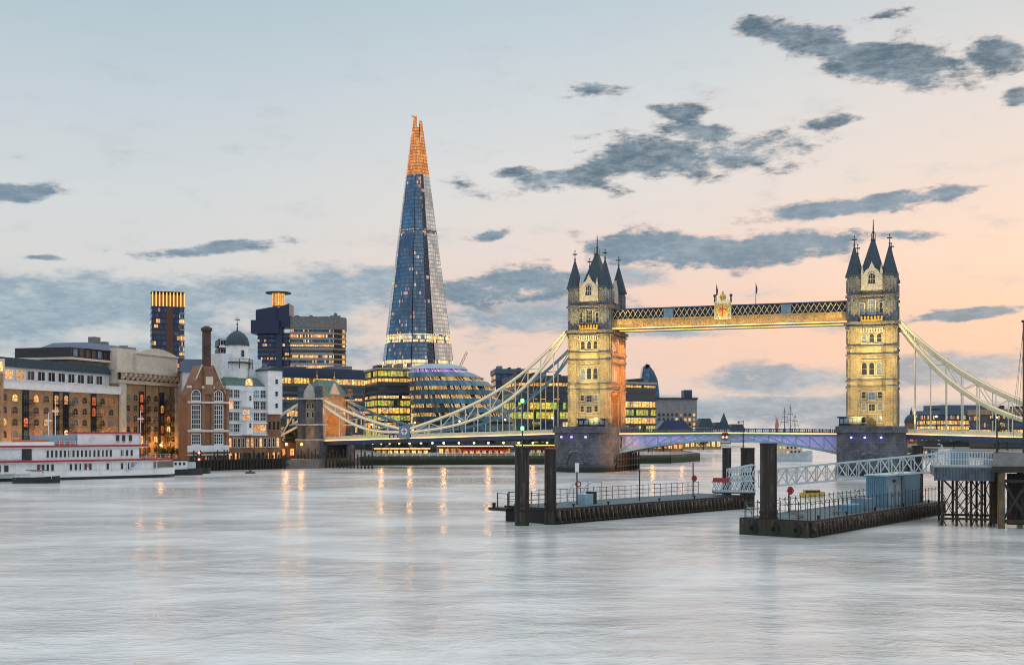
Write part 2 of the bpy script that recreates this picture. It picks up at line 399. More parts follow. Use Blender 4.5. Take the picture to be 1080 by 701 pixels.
# ------------------------------------------------------------------ windows and lamps shared by many things
_wc = {}
def window_mesh(w, h, frame, pane, arch=0.0, t=.16, cols=2, rows=2, proud=.14, sill=True):
    """origin at the middle of the sill, outside is -y; a surround, a pane set back in it, glazing bars"""
    k = (w, h, frame, pane, arch, t, cols, rows, sill)
    if k in _wc: return _wc[k]
    def outline(a, b, z0):
        p = [(-a, z0), (a, z0)]
        if arch > 0:
            n = 6; zs = b-arch*w
            for i in range(n+1):
                th = math.pi*i/n
                p.append((a*math.cos(th), zs+(arch*w+(a-w/2))*math.sin(th)))
        else: p += [(a, b+(a-w/2)), (-a, b+(a-w/2))]
        return p
    I = outline(w/2, h, 0.0); O = outline(w/2+t, h, -t)
    mb = MB(); n = len(I); mb.cur = 0
    for i in range(n):
        j = (i+1) % n
        mb.face([(O[i][0],-proud,O[i][1]),(O[j][0],-proud,O[j][1]),(I[j][0],-proud,I[j][1]),(I[i][0],-proud,I[i][1])])
        mb.face([(I[i][0],-proud,I[i][1]),(I[j][0],-proud,I[j][1]),(I[j][0],-.03,I[j][1]),(I[i][0],-.03,I[i][1])])
        mb.face([(O[i][0],-proud,O[i][1]),(O[i][0],0,O[i][1]),(O[j][0],0,O[j][1]),(O[j][0],-proud,O[j][1])])
    if sill: mb.box(-w/2-t*1.3, w/2+t*1.3, -proud-.1, -proud-.004, -t*1.4, -t*.3)
    hm = h-(arch*w*.3 if arch else 0)
    bw = max(.06, w*.045)
    for c in range(1, cols): mb.box(-w/2+w*c/cols-bw/2, -w/2+w*c/cols+bw/2, -.09, -.04, 0, hm)
    for r in range(1, rows): mb.box(-w/2, w/2, -.095, -.045, hm*r/rows-bw/2, hm*r/rows+bw/2)
    mb.cur = 1; mb.face([(p[0], -.035, p[1]) for p in I])
    _wc[k] = mb.mesh('window', [M[frame], M[pane]]); return _wc[k]
def lit_pick(p=.15, kinds=('pane_warm', 'pane_yellow')):
    return random.choice(kinds) if random.random() < p else random.choice(('pane_dark', 'pane_dark', 'pane_blue'))

# ------------------------------------------------------------------ the setting: river, banks, far land
def water_mat():
    m, t, b = newmat('river_water')
    p = t.add('ShaderNodeNewGeometry').outputs['Position']; x, y, _ = t.sep(p)
    # long exposure: the chop is smeared into soft drifting streaks along the stream
    v = t.comb(t.m('MULTIPLY', x, .085), t.m('MULTIPLY', y, .13))
    wv = t.noise(v, .35, 2, .5, out=1)
    v2 = t.add('ShaderNodeVectorMath', operation='MULTIPLY_ADD'); t.l.new(wv, v2.inputs[0]); v2.inputs[1].default_value = (1.6, 1.2, 0); t.l.new(v, v2.inputs[2])
    a = t.noise(v2.outputs[0], 1.0, 6, .62); f = t.noise(v2.outputs[0], 5.5, 5, .65); g = t.noise(v, .22, 4, .55)
    k = t.m('ADD', t.m('ADD', t.m('MULTIPLY', a, .6), t.m('MULTIPLY', f, .12)), t.m('MULTIPLY', g, .35))
    t.l.new(t.mix(t.smooth(k, .42, .66), (.47,.47,.47), (.69,.685,.675)), b.inputs['Base Color'])
    b.inputs['IOR'].default_value = 1.7; b.inputs['Specular IOR Level'].default_value = .5
    t.l.new(t.m('ADD', .12, t.m('MULTIPLY', t.smooth(g, .35, .65), .12)), b.inputs['Roughness'])
    bp = t.add('ShaderNodeBump'); bp.inputs['Strength'].default_value = .5; bp.inputs['Distance'].default_value = 1.2
    t.l.new(t.m('ADD', t.m('MULTIPLY', a, .7), t.m('MULTIPLY', f, .12)), bp.inputs['Height']); t.l.new(bp.outputs[0], b.inputs['Normal'])
    return m
w = MB(); w.face([(-9000,-400,0),(9000,-400,0),(9000,14000,0),(-9000,14000,0)])
single('river_water', w, water_mat(), None, None, kind='structure')
S_EDGE = [(-175,240),(-140,330),(-122,364),(-107,370.5),(-78,396.5),(-66,401),(-56,436),(20,452),(62,466),(80,505),(86,700),(70,1250)]
s = MB(); s.extrude(S_EDGE+[(-1400,1250),(-1400,240)], -1.0, 3.1)
single('south_bank_ground', s, M['paving'], None, None, kind='structure')
N_EDGE = [(262,200),(214,300),(212,420),(232,640),(262,1000),(270,1250)]
s = MB(); s.extrude([(1600,200),(1600,1250)]+N_EDGE[::-1], -1.0, 3.1)
single('north_bank_ground', s, M['paving'], None, None, kind='structure')
s = MB(); s.extrude([(-9000,1400),(9000,1400),(9000,13000),(-9000,13000)], -1.0, 3.0)
single('far_ground', s, M['paving'], None, None, kind='structure')
s = MB(); s.extrude([(-54,438),(18,454),(14,470),(-60,470)], 3.15, 3.35)
single('riverside_lawn', s, M['grass'], None, None, kind='structure')

# ------------------------------------------------------------------ the bridge
BA = math.atan2(-29, 81.5); UX, UY = math.cos(BA), math.sin(BA); VX, VY = -UY, UX
SP = (27.9, 385.0); SPAN = 86.5; NP = (SP[0]+SPAN*UX, SP[1]+SPAN*UY)
def onb(base, px, py, y):
    """bridge-local x and height of a point seen at a pixel, in the upright plane y"""
    r = (px-CX)/F; X0 = base[0]+y*VX; Y0 = base[1]+y*VY
    x = (r*Y0-X0)/(UX-r*UY); return x, CZ-(py-HY)/F*(Y0+x*UY)
def blocal(x, y): return (SP[0]+x*UX+y*VX, SP[1]+x*UY+y*VY)

def finial_mb(mb, x, y, z, h):
    mb.tube((x,y,z),(x,y,z+h),.16,.07,6); mb.ball((x,y,z+.15*h),.34,8,4)
    mb.box(x-.75,x+.75,y-.13,y+.13,z+h*.62,z+h*.62+.34); mb.box(x-.13,x+.13,y-.75,y+.75,z+h*.62+.02,z+h*.62+.32)
    mb.ball((x,y,z+h),.24,6,4)
def tower(base, label, warm_side):
    t = thing('bridge_tower', label, 'bridge tower', (*base, 13.0), BA, 'stone towers of the bridge')
    # shaft with the road arch cut through it
    prof = [(-9.6,13.0),(-4.6,13.0),(-4.6,20.0)]
    for i in range(9):
        a = math.pi*(1-i/8); prof.append((4.6*math.cos(a)*1.0, 20.0+6.2*math.sin(a)**.85 if 0 < i < 8 else 20.0))
    prof += [(4.6,20.0),(4.6,13.0),(9.6,13.0),(9.6,44.0),(-9.6,44.0)]
    prof = [p for i, p in enumerate(prof) if i == 0 or (abs(p[0]-prof[i-1][0])+abs(p[1]-prof[i-1][1])) > 1e-4]
    s = MB(); s.yz(prof, -5.9, 5.9)
    part('shaft', s, M['stone'], t)
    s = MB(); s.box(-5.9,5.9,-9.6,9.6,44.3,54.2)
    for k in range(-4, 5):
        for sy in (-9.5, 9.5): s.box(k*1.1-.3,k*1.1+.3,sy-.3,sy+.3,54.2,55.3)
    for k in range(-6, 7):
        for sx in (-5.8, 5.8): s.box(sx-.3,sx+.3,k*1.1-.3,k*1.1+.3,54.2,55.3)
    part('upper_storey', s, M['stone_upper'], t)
    # turrets
    for sx in (-1, 1):
        for sy in (-1, 1):
            cx, cy = sx*5.0, sy*8.7
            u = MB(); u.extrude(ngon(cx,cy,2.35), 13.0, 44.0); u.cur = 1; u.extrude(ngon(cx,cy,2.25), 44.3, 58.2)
            for i in range(8):
                a = 2*math.pi*i/8; p = (cx+2.12*math.cos(a), cy+2.12*math.sin(a))
                for (z0, z1) in ((15,24.5),(28.5,34),(38.5,42.5),(46,51),(53.5,57.4)):
                    u.cur = 1 if z0 > 44 else 0
                    q = [(p[0]-.22,p[1]-.22),(p[0]+.22,p[1]-.22),(p[0]+.22,p[1]+.22),(p[0]-.22,p[1]+.22)]
                    u.extrude(q, z0, z1)
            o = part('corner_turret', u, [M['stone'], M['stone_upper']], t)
            v = MB(); v.extrude(ngon(cx,cy,2.75), 58.2, 58.9); v.extrude(ngon(cx,cy,2.6), 58.9, 67.6, ngon(cx,cy,.16))
            for i in range(4):
                a = math.pi/4+i*math.pi/2; px, py = cx+1.75*math.cos(a), cy+1.75*math.sin(a)
                v.extrude(ngon(px,py,.42,4), 58.9, 60.2); v.extrude(ngon(px,py,.5,4), 60.2, 61.6, ngon(px,py,.04,4))
            part('spire', v, M['slate'], o)
            f = MB(); finial_mb(f, cx, cy, 67.4, 3.1); part('finial', f, M['dark'], o)
    # courses round the whole tower
    for z, h, ex in ((25.4,.55,.35),(27.2,.55,.35),(34.8,.5,.35),(37.2,.55,.35),(43.1,.5,.55),(44.0,.9,.95),(52.2,.6,.4)):
        s = MB(); s.box(-5.9-ex, 5.9+ex, -9.6-ex, 9.6+ex, z, z+h)
        for sx in (-1, 1):
            for sy in (-1, 1): s.extrude(ngon(sx*5.0, sy*8.7, 2.35+ex), z-.004, z+h+.004)
        part('string_course', s, M['course'], t)
    # arcade of little brackets under the cornice
    s = MB()
    for k in range(-4, 5): s.box(k*.75-.2,k*.75+.2,-10.3,-9.55,41.6,43.1)
    part('bracket_course', s, M['stone_trim'], t)
    # gables
    for sy in (-1, 1):
        g = MB(); g.xz([(-2.7,54.2),(2.7,54.2),(2.7,58.4),(1.6,60.2),(.9,60.6),(0,62.6),(-.9,60.6),(-1.6,60.2),(-2.7,58.4)], sy*9.9-.45, sy*9.9+.45)
        for sx in (-2.7, 2.7):
            g.extrude(ngon(sx,sy*9.9,.5,4), 54.2, 60.0); g.extrude(ngon(sx,sy*9.9,.5,4), 60.0, 61.8, ngon(sx,sy*9.9,.05,4))
        part('gable', g, M['white_wood'] if False else M['stone_trim'], t)
    for sx in (-1, 1):
        g = MB(); g.yz([(-2.4,54.2),(2.4,54.2),(2.4,58.0),(0,61.6),(-2.4,58.0)], sx*6.1-.4, sx*6.1+.4)
        part('gable', g, M['stone_trim'], t)
    r = MB(); ro = [(-4.9,-8.6),(4.9,-8.6),(4.9,8.6),(-4.9,8.6)]; rt = [(-.55,-1.1),(.55,-1.1),(.55,1.1),(-.55,1.1)]
    mid = [(a*.62+c*.38, b*.62+d_*.38) for (a,b),(c,d_) in zip(ro, rt)]
    r.extrude(ro, 54.4, 60.6, mid, False); r.extrude(mid, 60.6, 70.2, rt)
    for sy in (-1, 1): r.xz([(-2.2,56.6),(2.2,56.6),(0,61.9)], min(sy*9.6, sy*3.0), max(sy*9.6, sy*3.0))
    o = part('main_roof', r, M['slate'], t)
    c = MB()
    for sx in (-.55, .55):
        for sy in (-1.1, 1.1): c.tube((sx,sy,70.2),(sx,sy,72.3),.1,.05,5); c.ball((sx,sy,72.3),.17,6,4)
    c.box(-.7,.7,-1.25,1.25,70.2,70.6)
    c.tube((0,0,70.2),(0,0,76.6),.3,.1,6); c.ball((0,0,72.8),.42,8,5); c.ball((0,0,74.0),.25,8,4)
    part('crown_finial', c, M['bronze'], o)
    # windows on both broad faces
    def wn(x, z, w_, h_, sy, frame='stone_trim', pane=None, arch=.5, cols=1, rows=2):
        pane = pane or random.choice(('pane_dark', 'pane_dark', 'pane_blue'))
        yy = -9.6 if z < 54 else -10.36
        put('window', window_mesh(w_, h_, frame, pane, arch, .2, cols, rows), t, (x if sy < 0 else -x, yy if sy < 0 else -yy, z), 0 if sy < 0 else math.pi)
    for sy in (-1, 1):
        for x in (-2.1, 0, 2.1): wn(x, 38.9, 1.3, 2.5, sy)
        for x in (-2.1, 0, 2.1): wn(x, 29.3, 1.4, 3.6, sy)
        for x in (-2.3, 2.3):
            for z in (15.2, 18.9, 22.4): wn(x, z, 1.1, 1.8, sy, arch=.0)
        for z in (18.6, 22.0): wn(0, z, 1.7, 2.0, sy, arch=0, cols=2)
        wn(0, 47.2, 1.9, 4.0, sy, cols=3, rows=3, arch=0); wn(-2.6, 47.4, .9, 3.2, sy); wn(2.6, 47.4, .9, 3.2, sy)
        wn(0, 56.0, 1.9, 3.1, sy, cols=3, rows=2)
        b = MB(); y0 = sy*9.6; b.box(-3.3,3.3,min(y0,y0+sy*1.1),max(y0,y0+sy*1.1),45.0,45.5)
        for k in range(7): b.box(-3.1+k*.95,-3.1+k*.95+.5,min(y0+sy*.85,y0+sy*1.1),max(y0+sy*.85,y0+sy*1.1),45.5,46.5)
        part('balcony', b, M['gold'], t)
        d = MB(); d.xz([(-1.2,13.0),(1.2,13.0),(1.2,15.6),(0,16.7),(-1.2,15.6)], min(y0,y0+sy*.25), max(y0,y0+sy*.25)); part('door', d, M['dark'], t)
    for sy in (-1, 1):
        for z, w_ in ((28.45, 3.3), (33.5, 3.3), (38.15, 3.3), (41.75, 3.3), (24.3, 3.2), (17.6, 3.2), (21.3, 3.2), (46.75, 3.3), (51.5, 3.3)):
            s = MB(); y0 = sy*9.6; s.box(-w_, w_, min(y0, y0+sy*.24), max(y0, y0+sy*.24), z, z+.26); part('sill_band', s, M['stone_trim'] if z < 44 else M['course'], t)
        for x in (-3.55, 3.55):
            for za, zb in ((13.1, 25.3), (27.8, 34.7), (37.8, 43.0), (45.0, 52.1)):
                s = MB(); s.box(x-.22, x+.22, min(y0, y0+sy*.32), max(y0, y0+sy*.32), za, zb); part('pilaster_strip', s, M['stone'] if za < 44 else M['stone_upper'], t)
        for x in (-2.1, 0, 2.1):
            s = MB(); s.box(x-.55, x+.55, min(y0, y0+sy*.18), max(y0, y0+sy*.18), 34.0, 34.7); part('niche_panel', s, M['course'], t)
    for sx in (-1, 1):
        for y_ in (-3, 0, 3):
            put('window', window_mesh(1.1,3.4,'stone_trim','pane_dark',.5,.2,1,2), t, (sx*5.9, y_, 29.0), R(90*sx))
            put('window', window_mesh(1.0,2.6,'stone_trim','pane_dark',.5,.2,1,2), t, (sx*5.9, y_, 38.8), R(90*sx))
        for y_ in (-6.8, 6.8):
            b = MB(); b.yz([(y_-1.0,13.0),(y_+1.0,13.0),(y_+.7,33),(y_-.7,33)], min(sx*5.9,sx*6.5), max(sx*5.9,sx*6.5)); part('buttress', b, M['stone'], t)
    return t
tower(SP, 'left stone bridge tower, yellow floodlit shaft, orange glowing side facing the right tower', True)
tower(NP, 'right stone bridge tower, taller in view, yellow floodlit shaft, pointed blue grey spires', False)

def pier(base, label):
    t = thing('bridge_pier', label, 'bridge pier', (*base, 0.0), BA, 'stone piers of the bridge')
    pl = [(-9.6,-16),(-6.6,-21.5),(-2.6,-24.6),(2.6,-24.6),(6.6,-21.5),(9.6,-16),(9.6,16),(6.6,21.5),(2.6,24.6),(-2.6,24.6),(-6.6,21.5),(-9.6,16)]
    sc = lambda k, e=0: [(x*k+(e if x > 0 else -e), y*k) for x, y in pl]
    b = MB(); b.extrude(sc(1.05), -1, 2.2); b.extrude(sc(1.0), 2.2, 12.2); part('masonry_body', b, M['granite'], t)
    b = MB(); b.extrude(sc(1.04), 12.2, 13.0)
    for i in range(len(pl)):
        p, q = pl[i], pl[(i+1) % len(pl)]
        b.beam((*[v*1.015 for v in p],13.55),(*[v*1.015 for v in q],13.55),.35,1.1)
    part('coping', b, M['granite'], t)
    a = MB(); n = 10
    prof = [(3.6*math.cos(math.pi*i/n), 3.0+4.2*math.sin(math.pi*i/n)) for i in range(n+1)]
    inn = [(2.7*math.cos(math.pi*i/n), 3.0+3.3*math.sin(math.pi*i/n)) for i in range(n+1)]
    for i in range(n):
        for y0, P, Q in ((-25.1, prof, inn),):
            a.face([(P[i][0],y0,P[i][1]),(P[i+1][0],y0,P[i+1][1]),(Q[i+1][0],y0,Q[i+1][1]),(Q[i][0],y0,Q[i][1])])
            a.face([(P[i][0],y0,P[i][1]),(P[i][0],-24.5,P[i][1]),(P[i+1][0],-24.5,P[i+1][1]),(P[i+1][0],y0,P[i+1][1])])
    part('arch_moulding', a, M['granite'], t)
    for x, y in ((-5.0,-23.2),(-1.2,-25.0),(3.2,-24.6)):
        l = MB(); l.box(x-.28,x+.28,y-.55,y-.12,10.6,11.1); part('blue_light', l, M['lamp_blue'], t)
    f = MB()
    for k in range(9): f.tube((10.6,-15+k*3.6,-1),(10.6,-15+k*3.6,5.2+(k*7%3)*.3),.32,.3,7)
    f.box(10.2,10.9,-16,15,3.4,3.9); f.box(10.2,10.9,-16,15,1.4,1.9)
    part('timber_fender', f, M['timber'], t)
    return t
pier(SP, 'left bridge pier of dark granite under the tower, orange glow on its right flank')
pier(NP, 'right bridge pier of dark granite under the nearer tower, white gangway truss in front')

def control_cabin(base, x, y, w_, d_, h, label):
    p = (base[0]+x*UX+y*VX, base[1]+x*UY+y*VY)
    t = thing('control_cabin', label, 'cabin', (*p, 13.0), BA, 'control cabins on the bridge piers')
    b = MB(); b.box(-w_/2,w_/2,-d_/2,d_/2,13.0,13.0+h*.42); b.box(-w_/2+.15,w_/2-.15,-d_/2+.15,d_/2-.15,13.0+h*.42,13.0+h*.9)
    part('cabin_body', b, M['dark'], t)
    r = MB(); r.box(-w_/2-.4,w_/2+.4,-d_/2-.4,d_/2+.4,13.0+h*.9,13.0+h); part('flat_roof', r, M['navy'], t)
    n = 5
    for k in range(n):
        xx = -w_/2+.3+(k+.5)*(w_-.6)/n
        put('window', window_mesh((w_-.6)/n*.8, h*.36, 'dark', 'pane_blue', 0, .06, 1, 1, sill=False), t, (xx, -d_/2+.15, 13.0+h*.48))
control_cabin(SP, 3.2, -16.5, 9.0, 4.2, 3.6, 'dark glazed control cabin in front of the left bridge tower')
control_cabin(NP, -5.6, -16.0, 6.6, 4.2, 3.9, 'dark flat roofed control cabin in front of the right bridge tower')

def walkway(y, label, crest):
    p = blocal(0, y); t = thing('high_walkway', label, 'walkway', (*p, 45.0), BA, 'high walkways between the towers')
    x0, x1 = 7.0, SPAN-7.0
    g = MB(); g.box(x0,x1,-.35,.35,45.6,48.0); g.box(x0,x1,-.7,.7,45.2,45.6); g.box(x0,x1,-.7,.7,48.0,48.35)
    n = 22
    for k in range(n+1):
        xx = x0+(x1-x0)*k/n; g.box(max(x0, xx-.1),min(x1, xx+.1),-.55,-.352,45.6,48.0)
    part('plate_girder', g, M['girder'], t)
    f = MB(); f.box(x0,x1,.72,3.6,45.25,45.6); part('floor', f, M['navy'], t)
    c = MB(); c.box(x0,x1,-.35,.35,51.25,51.7); c.box(x0,x1,.4,3.4,51.5,51.75); part('top_chord', c, M['navy'], t)
    n = 44; l = MB()
    for k in range(n):
        xa = x0+(x1-x0)*k/n; xb = x0+(x1-x0)*(k+1)/n
        l.beam((xa,-.14,48.4),(xb,-.14,51.25),.17); l.beam((xa,.14,51.25),(xb,.14,48.4),.17)
    part('lattice', l, M['chain'], t)
    gl = MB(); gl.box(x0,x1,.5,.62,48.36,51.24); part('glazed_side', gl, M['dark'], t)
    for q in (.25, .75):
        b = MB(); xx = x0+(x1-x0)*q; b.box(xx-1.5,xx+1.5,-.55,.38,48.36,51.24); part('panel', b, M['chain_blue'], t)
    e = MB(); e.box(x0,x1,-1.0,-.9,45.3,45.5); part('light_strip', e, M['led'], t)
    for q in (.452, .62) if crest else ():
        m_ = MB(); xx = x0+(x1-x0)*q; m_.tube((xx,2,51.7),(xx,2,58.6),.1,.05,6); fp = part('flagpole', m_, M['dark'], t)
        fl = MB(); fl.xz([(xx+.05,58.3),(xx+.55,56.6),(xx+.4,55.2),(xx+.07,55.0)], 1.98, 2.02); part('flag', fl, M['navy'], fp)
    if crest:
        xx = SPAN/2-1.0
        b = MB(); b.xz([(xx-2.6,47.2),(xx+2.6,47.2),(xx+2.6,52.6),(xx+1.6,53.2),(xx,53.6),(xx-1.6,53.2),(xx-2.6,52.6)], -.95, -.4); o = part('crest_panel', b, M['chain'], t)
        sh = MB(); sh.xz([(xx-1.4,51.8),(xx-1.5,49.6),(xx-.9,48.4),(xx,47.7),(xx+.9,48.4),(xx+1.5,49.6),(xx+1.4,51.8)], -1.15, -.95); part('shield', sh, M['gold'], o)
        cr = MB(); cr.xz([(xx-.16,48.1),(xx+.16,48.1),(xx+.16,51.6),(xx-.16,51.6)], -1.22, -1.15); cr.xz([(xx-1.2,50.1),(xx+1.2,50.1),(xx+1.2,50.42),(xx-1.2,50.42)], -1.23, -1.16); part('cross', cr, M['red'], o)
        kn = MB()
        for sx in (-1, 1):
            kn.beam((xx+sx*1.7,-1.05,48.0),(xx+sx*2.2,-1.05,51.5),.35); kn.ball((xx+sx*2.1,-1.05,51.9),.4,7,4); kn.beam((xx+sx*2.1,-1.05,50.6),(xx+sx*1.45,-1.1,50.9),.2)
        part('supporter', kn, M['gold'], o)
        cw = MB(); cw.lathe(xx,-.7,[(.9,53.4),(1.05,54.3),(.6,55.0),(.15,55.3),(.3,55.6),(.0,56.2)],8)
        part('crown', cw, M['gold'], o)
        for sx in (-2.5, 2.5):
            pn = MB(); pn.tube((xx+sx,-.7,52.5),(xx+sx,-.7,54.3),.28,.22,6); pn.ball((xx+sx,-.7,54.6),.5,8,5); part('pinnacle', pn, M['dark'], o)
walkway(-6.5, 'near high walkway with gilded crest, lit golden girder and two flagpoles, between the tower tops', True)
walkway(3.2, 'far high walkway running behind the crested one between the tower tops', False)

def side_span(base, sg, label):
    t = thing('side_span_deck', label, 'bridge deck', (*base, 0.0), BA, 'approach spans of the bridge')
    xs = [9.6, 100.0]; ztop = lambda x: 12.0-(x-9.6)/90.4*2.6
    def slab(mb, ya, yb, lo, hi, xa=None, xb=None):
        xa = xs[0] if xa is None else xa; xb = xs[1] if xb is None else xb
        a, b = sg*xa, sg*xb
        P = [(a,ztop(xa)+lo),(b,ztop(xb)+lo),(b,ztop(xb)+hi),(a,ztop(xa)+hi)]
        mb.xz(P if sg > 0 else P[::-1], ya, yb)
    d = MB(); slab(d, -9.0, 9.0, -1.1, 0.0); part('road_deck', d, M['concrete'], t)
    g = MB()
    for y in (-9.3, 9.3): slab(g, y-.28, y+.28, -1.7, -.35)
    part('edge_girder', g, M['navy'], t)
    pr = MB(); n = 34
    for y in (-9.25, 9.25):
        slab(pr, y-.14, y+.14, 1.0, 1.25); slab(pr, y-.1, y+.1, .1, .95)
        for k in range(n+1):
            xx = xs[0]+.3+(90.0-.8)*k/n; slab(pr, y-.2, y+.2, -.3, 1.35, xx, xx+.35)
    part('parapet', pr, M['chain'], t)
    e = MB(); slab(e, -9.68, -9.6, -.28, -.02); part('light_strip', e, M['led'], t)
    if sg < 0:
        b = MB(); slab(b, -9.62, -9.42, -.2, 1.15, 62.5, 70.5); o = part('blue_panel', b, M['navy'], t)
        for k in range(5):
            w_ = MB(); slab(w_, -9.66, -9.6, .35, .95, 63.1+k*1.5, 64.0+k*1.5); part('white_inset', w_, M['white'], o)
side_span(SP, -1, 'left side span road deck with orange light strip along its parapet')
side_span(NP, 1, 'right side span road deck with orange light strip along its parapet')

CH_U = [(598,352),(575,375),(545.5,395.5),(509,421),(473,438),(434,450)]
CH_L = [(599,357),(584,376),(555,405),(526,427),(497,443),(473,451),(429,455)]
_u = [onb(SP, *p, -9.4) for p in CH_U]; _l = [onb(SP, *p, -9.4) for p in CH_L]
def interp(pts, x):
    pts = sorted(pts)
    if x <= pts[0][0]: return pts[0][1]
    for (a, za), (b, zb) in zip(pts, pts[1:]):
        if x <= b: return za+(zb-za)*(x-a)/(b-a)
    return pts[-1][1]
XLOW = -64.6; XT = -7.6
_u = [(XT, 45.2)]+[p for p in _u if XLOW+3 < p[0] < XT-2]+[(XLOW, 13.0)]
_l = [(XT, 44.2)]+[p for p in _l if XLOW+3 < p[0] < XT-2]+[(XLOW, 12.2)]
def smooth_pts(pts):
    # least squares cubic, pinned ends come out within a few centimetres
    import numpy as np
    a = np.array(sorted(pts)); w_ = np.ones(len(a)); w_[0] = w_[-1] = 6
    return np.poly1d(np.polyfit(a[:,0], a[:,1], 3, w=w_))
FU, FL = smooth_pts(_u), smooth_pts(_l)
def chain(base, sg, y, label):
    t = thing('suspension_chain', label, 'bridge chain', (base[0]+y*VX, base[1]+y*VY, 12.0), BA, 'suspension chains of the bridge')
    n = 13; xs = [XT+(XLOW-XT)*k/n for k in range(n+1)]
    fx = lambda x: -x if sg > 0 else x
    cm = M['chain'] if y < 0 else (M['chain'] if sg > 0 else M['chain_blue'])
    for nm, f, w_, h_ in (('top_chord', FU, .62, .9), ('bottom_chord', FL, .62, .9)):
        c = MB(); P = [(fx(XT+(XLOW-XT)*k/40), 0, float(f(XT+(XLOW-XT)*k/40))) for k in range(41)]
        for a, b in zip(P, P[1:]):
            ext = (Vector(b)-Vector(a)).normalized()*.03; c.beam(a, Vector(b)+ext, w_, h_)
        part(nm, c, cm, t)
        if y < 0:
            e = MB()
            for a, b in zip(P, P[1:]): e.beam(Vector(a)+Vector((0,-.42,.1)), Vector(b)+Vector((0,-.42,.1)), .08, .14)
            part('light_strip', e, M['led_soft'], t)
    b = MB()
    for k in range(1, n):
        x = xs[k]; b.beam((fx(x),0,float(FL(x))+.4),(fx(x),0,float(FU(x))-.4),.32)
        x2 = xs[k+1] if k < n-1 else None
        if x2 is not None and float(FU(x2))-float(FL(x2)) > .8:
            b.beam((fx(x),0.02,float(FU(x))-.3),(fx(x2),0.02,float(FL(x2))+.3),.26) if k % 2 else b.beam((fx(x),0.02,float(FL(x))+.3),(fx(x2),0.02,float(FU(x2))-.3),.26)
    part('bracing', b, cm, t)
    for k in range(1, n):
        x = xs[k]; zd = 12.0-(abs(x)-9.6)/90.4*2.6
        if float(FL(x))-zd > 1.6:
            hh = MB(); hh.tube((fx(x),0,zd-.6),(fx(x),0,float(FL(x))-.3),.17,.17,6); hh.ball((fx(x),0,float(FL(x))-.7),.34,6,4); part('hanger', hh, M['chain'], t)
    # pin at the low point and the short rising link to the shore tower
    j = MB(); x = XLOW; j.lathe(0,0,[(0,0)],3) if False else None
    j.box(min(fx(x-1.9),fx(x+1.9)),max(fx(x-1.9),fx(x+1.9)),-.75,.75,10.2,14.6); o = part('pin_housing', j, M['chain_blue'], t)
    d = MB(); d.tube((fx(x),-.85,12.6),(fx(x),-.75,12.6),1.15,1.15,14); part('roundel', d, M['white'], o)
    d = MB(); d.box(fx(x)-.18,fx(x)+.18,-.93,-.86,11.7,13.5); d.box(fx(x)-.75,fx(x)+.75,-.94,-.87,12.45,12.8); part('cross', d, M['red'], o)
    xe = -96.2
    U2 = lambda q: 13.4+(23.6-13.4)*q-1.5*math.sin(math.pi*q)*.7; L2 = lambda q: 12.4+(22.0-12.4)*q**1.0-4.3*math.sin(math.pi*q)*.75
    for nm, f in (('top_chord', U2), ('bottom_chord', L2)):
        c = MB(); P = [(fx(x-1.5+(xe-x+1.5)*k/16), 0, f(k/16)) for k in range(17)]
        for a, b_ in zip(P, P[1:]): c.beam(a, Vector(b_)+(Vector(b_)-Vector(a)).normalized()*.03, .65, .9)
        part(nm, c, cm, t)
        if y < 0:
            e = MB()
            for a, b_ in zip(P, P[1:]): e.beam(Vector(a)+Vector((0,-.4,.1)), Vector(b_)+Vector((0,-.4,.1)), .08, .16)
            part('light_strip', e, M['led_soft'], t)
    b = MB()
    for k in range(1, 6):
        q, q2 = k/6, (k+1)/6; xa, xb = x-1.5+(xe-x+1.5)*q, x-1.5+(xe-x+1.5)*q2
        b.beam((fx(xa),0,L2(q)+.3),(fx(xa),0,U2(q)-.3),.3)
        if k < 5: b.beam((fx(xa),0.02,U2(q)-.3),(fx(xb),0.02,L2(q2)+.3),.24)
    part('bracing', b, cm, t)
    for q in (.33, .78):
        xa = x-1.5+(xe-x+1.5)*q; zd = 12.0-(abs(xa)-9.6)/90.4*2.6
        hh = MB(); hh.tube((fx(xa),0,zd-.6),(fx(xa),0,L2(q)-.2),.17,.17,6); part('hanger', hh, M['chain'], t)
    # land tie behind the shore tower
    b = MB(); b.beam((fx(-104.2),0,22.8),(fx(-126),0,11.2),.7,.9); b.beam((fx(-106),0,14.2),(fx(-127),0,4.4),.6,.7)
    for q in (0.05, .35, .65, .95): b.beam((fx(-104.2-21.8*q),0,22.8-11.6*q),(fx(-106-21*min(1,q+.25)),0,14.2-9.8*min(1,q+.25)),.35)
    part('land_tie', b, M['white'], t)
chain(SP, -1, -9.4, 'near left suspension chain, cream and lit, sweeping from the left tower to the shore tower')
chain(SP, -1, 9.4, 'far left suspension chain in blue paint seen behind the bright cream one')
chain(NP, 1, -9.4, 'near right suspension chain, cream and lit, falling from the right tower')
chain(NP, 1, 9.4, 'far right suspension chain just behind the near one, with its own hangers')

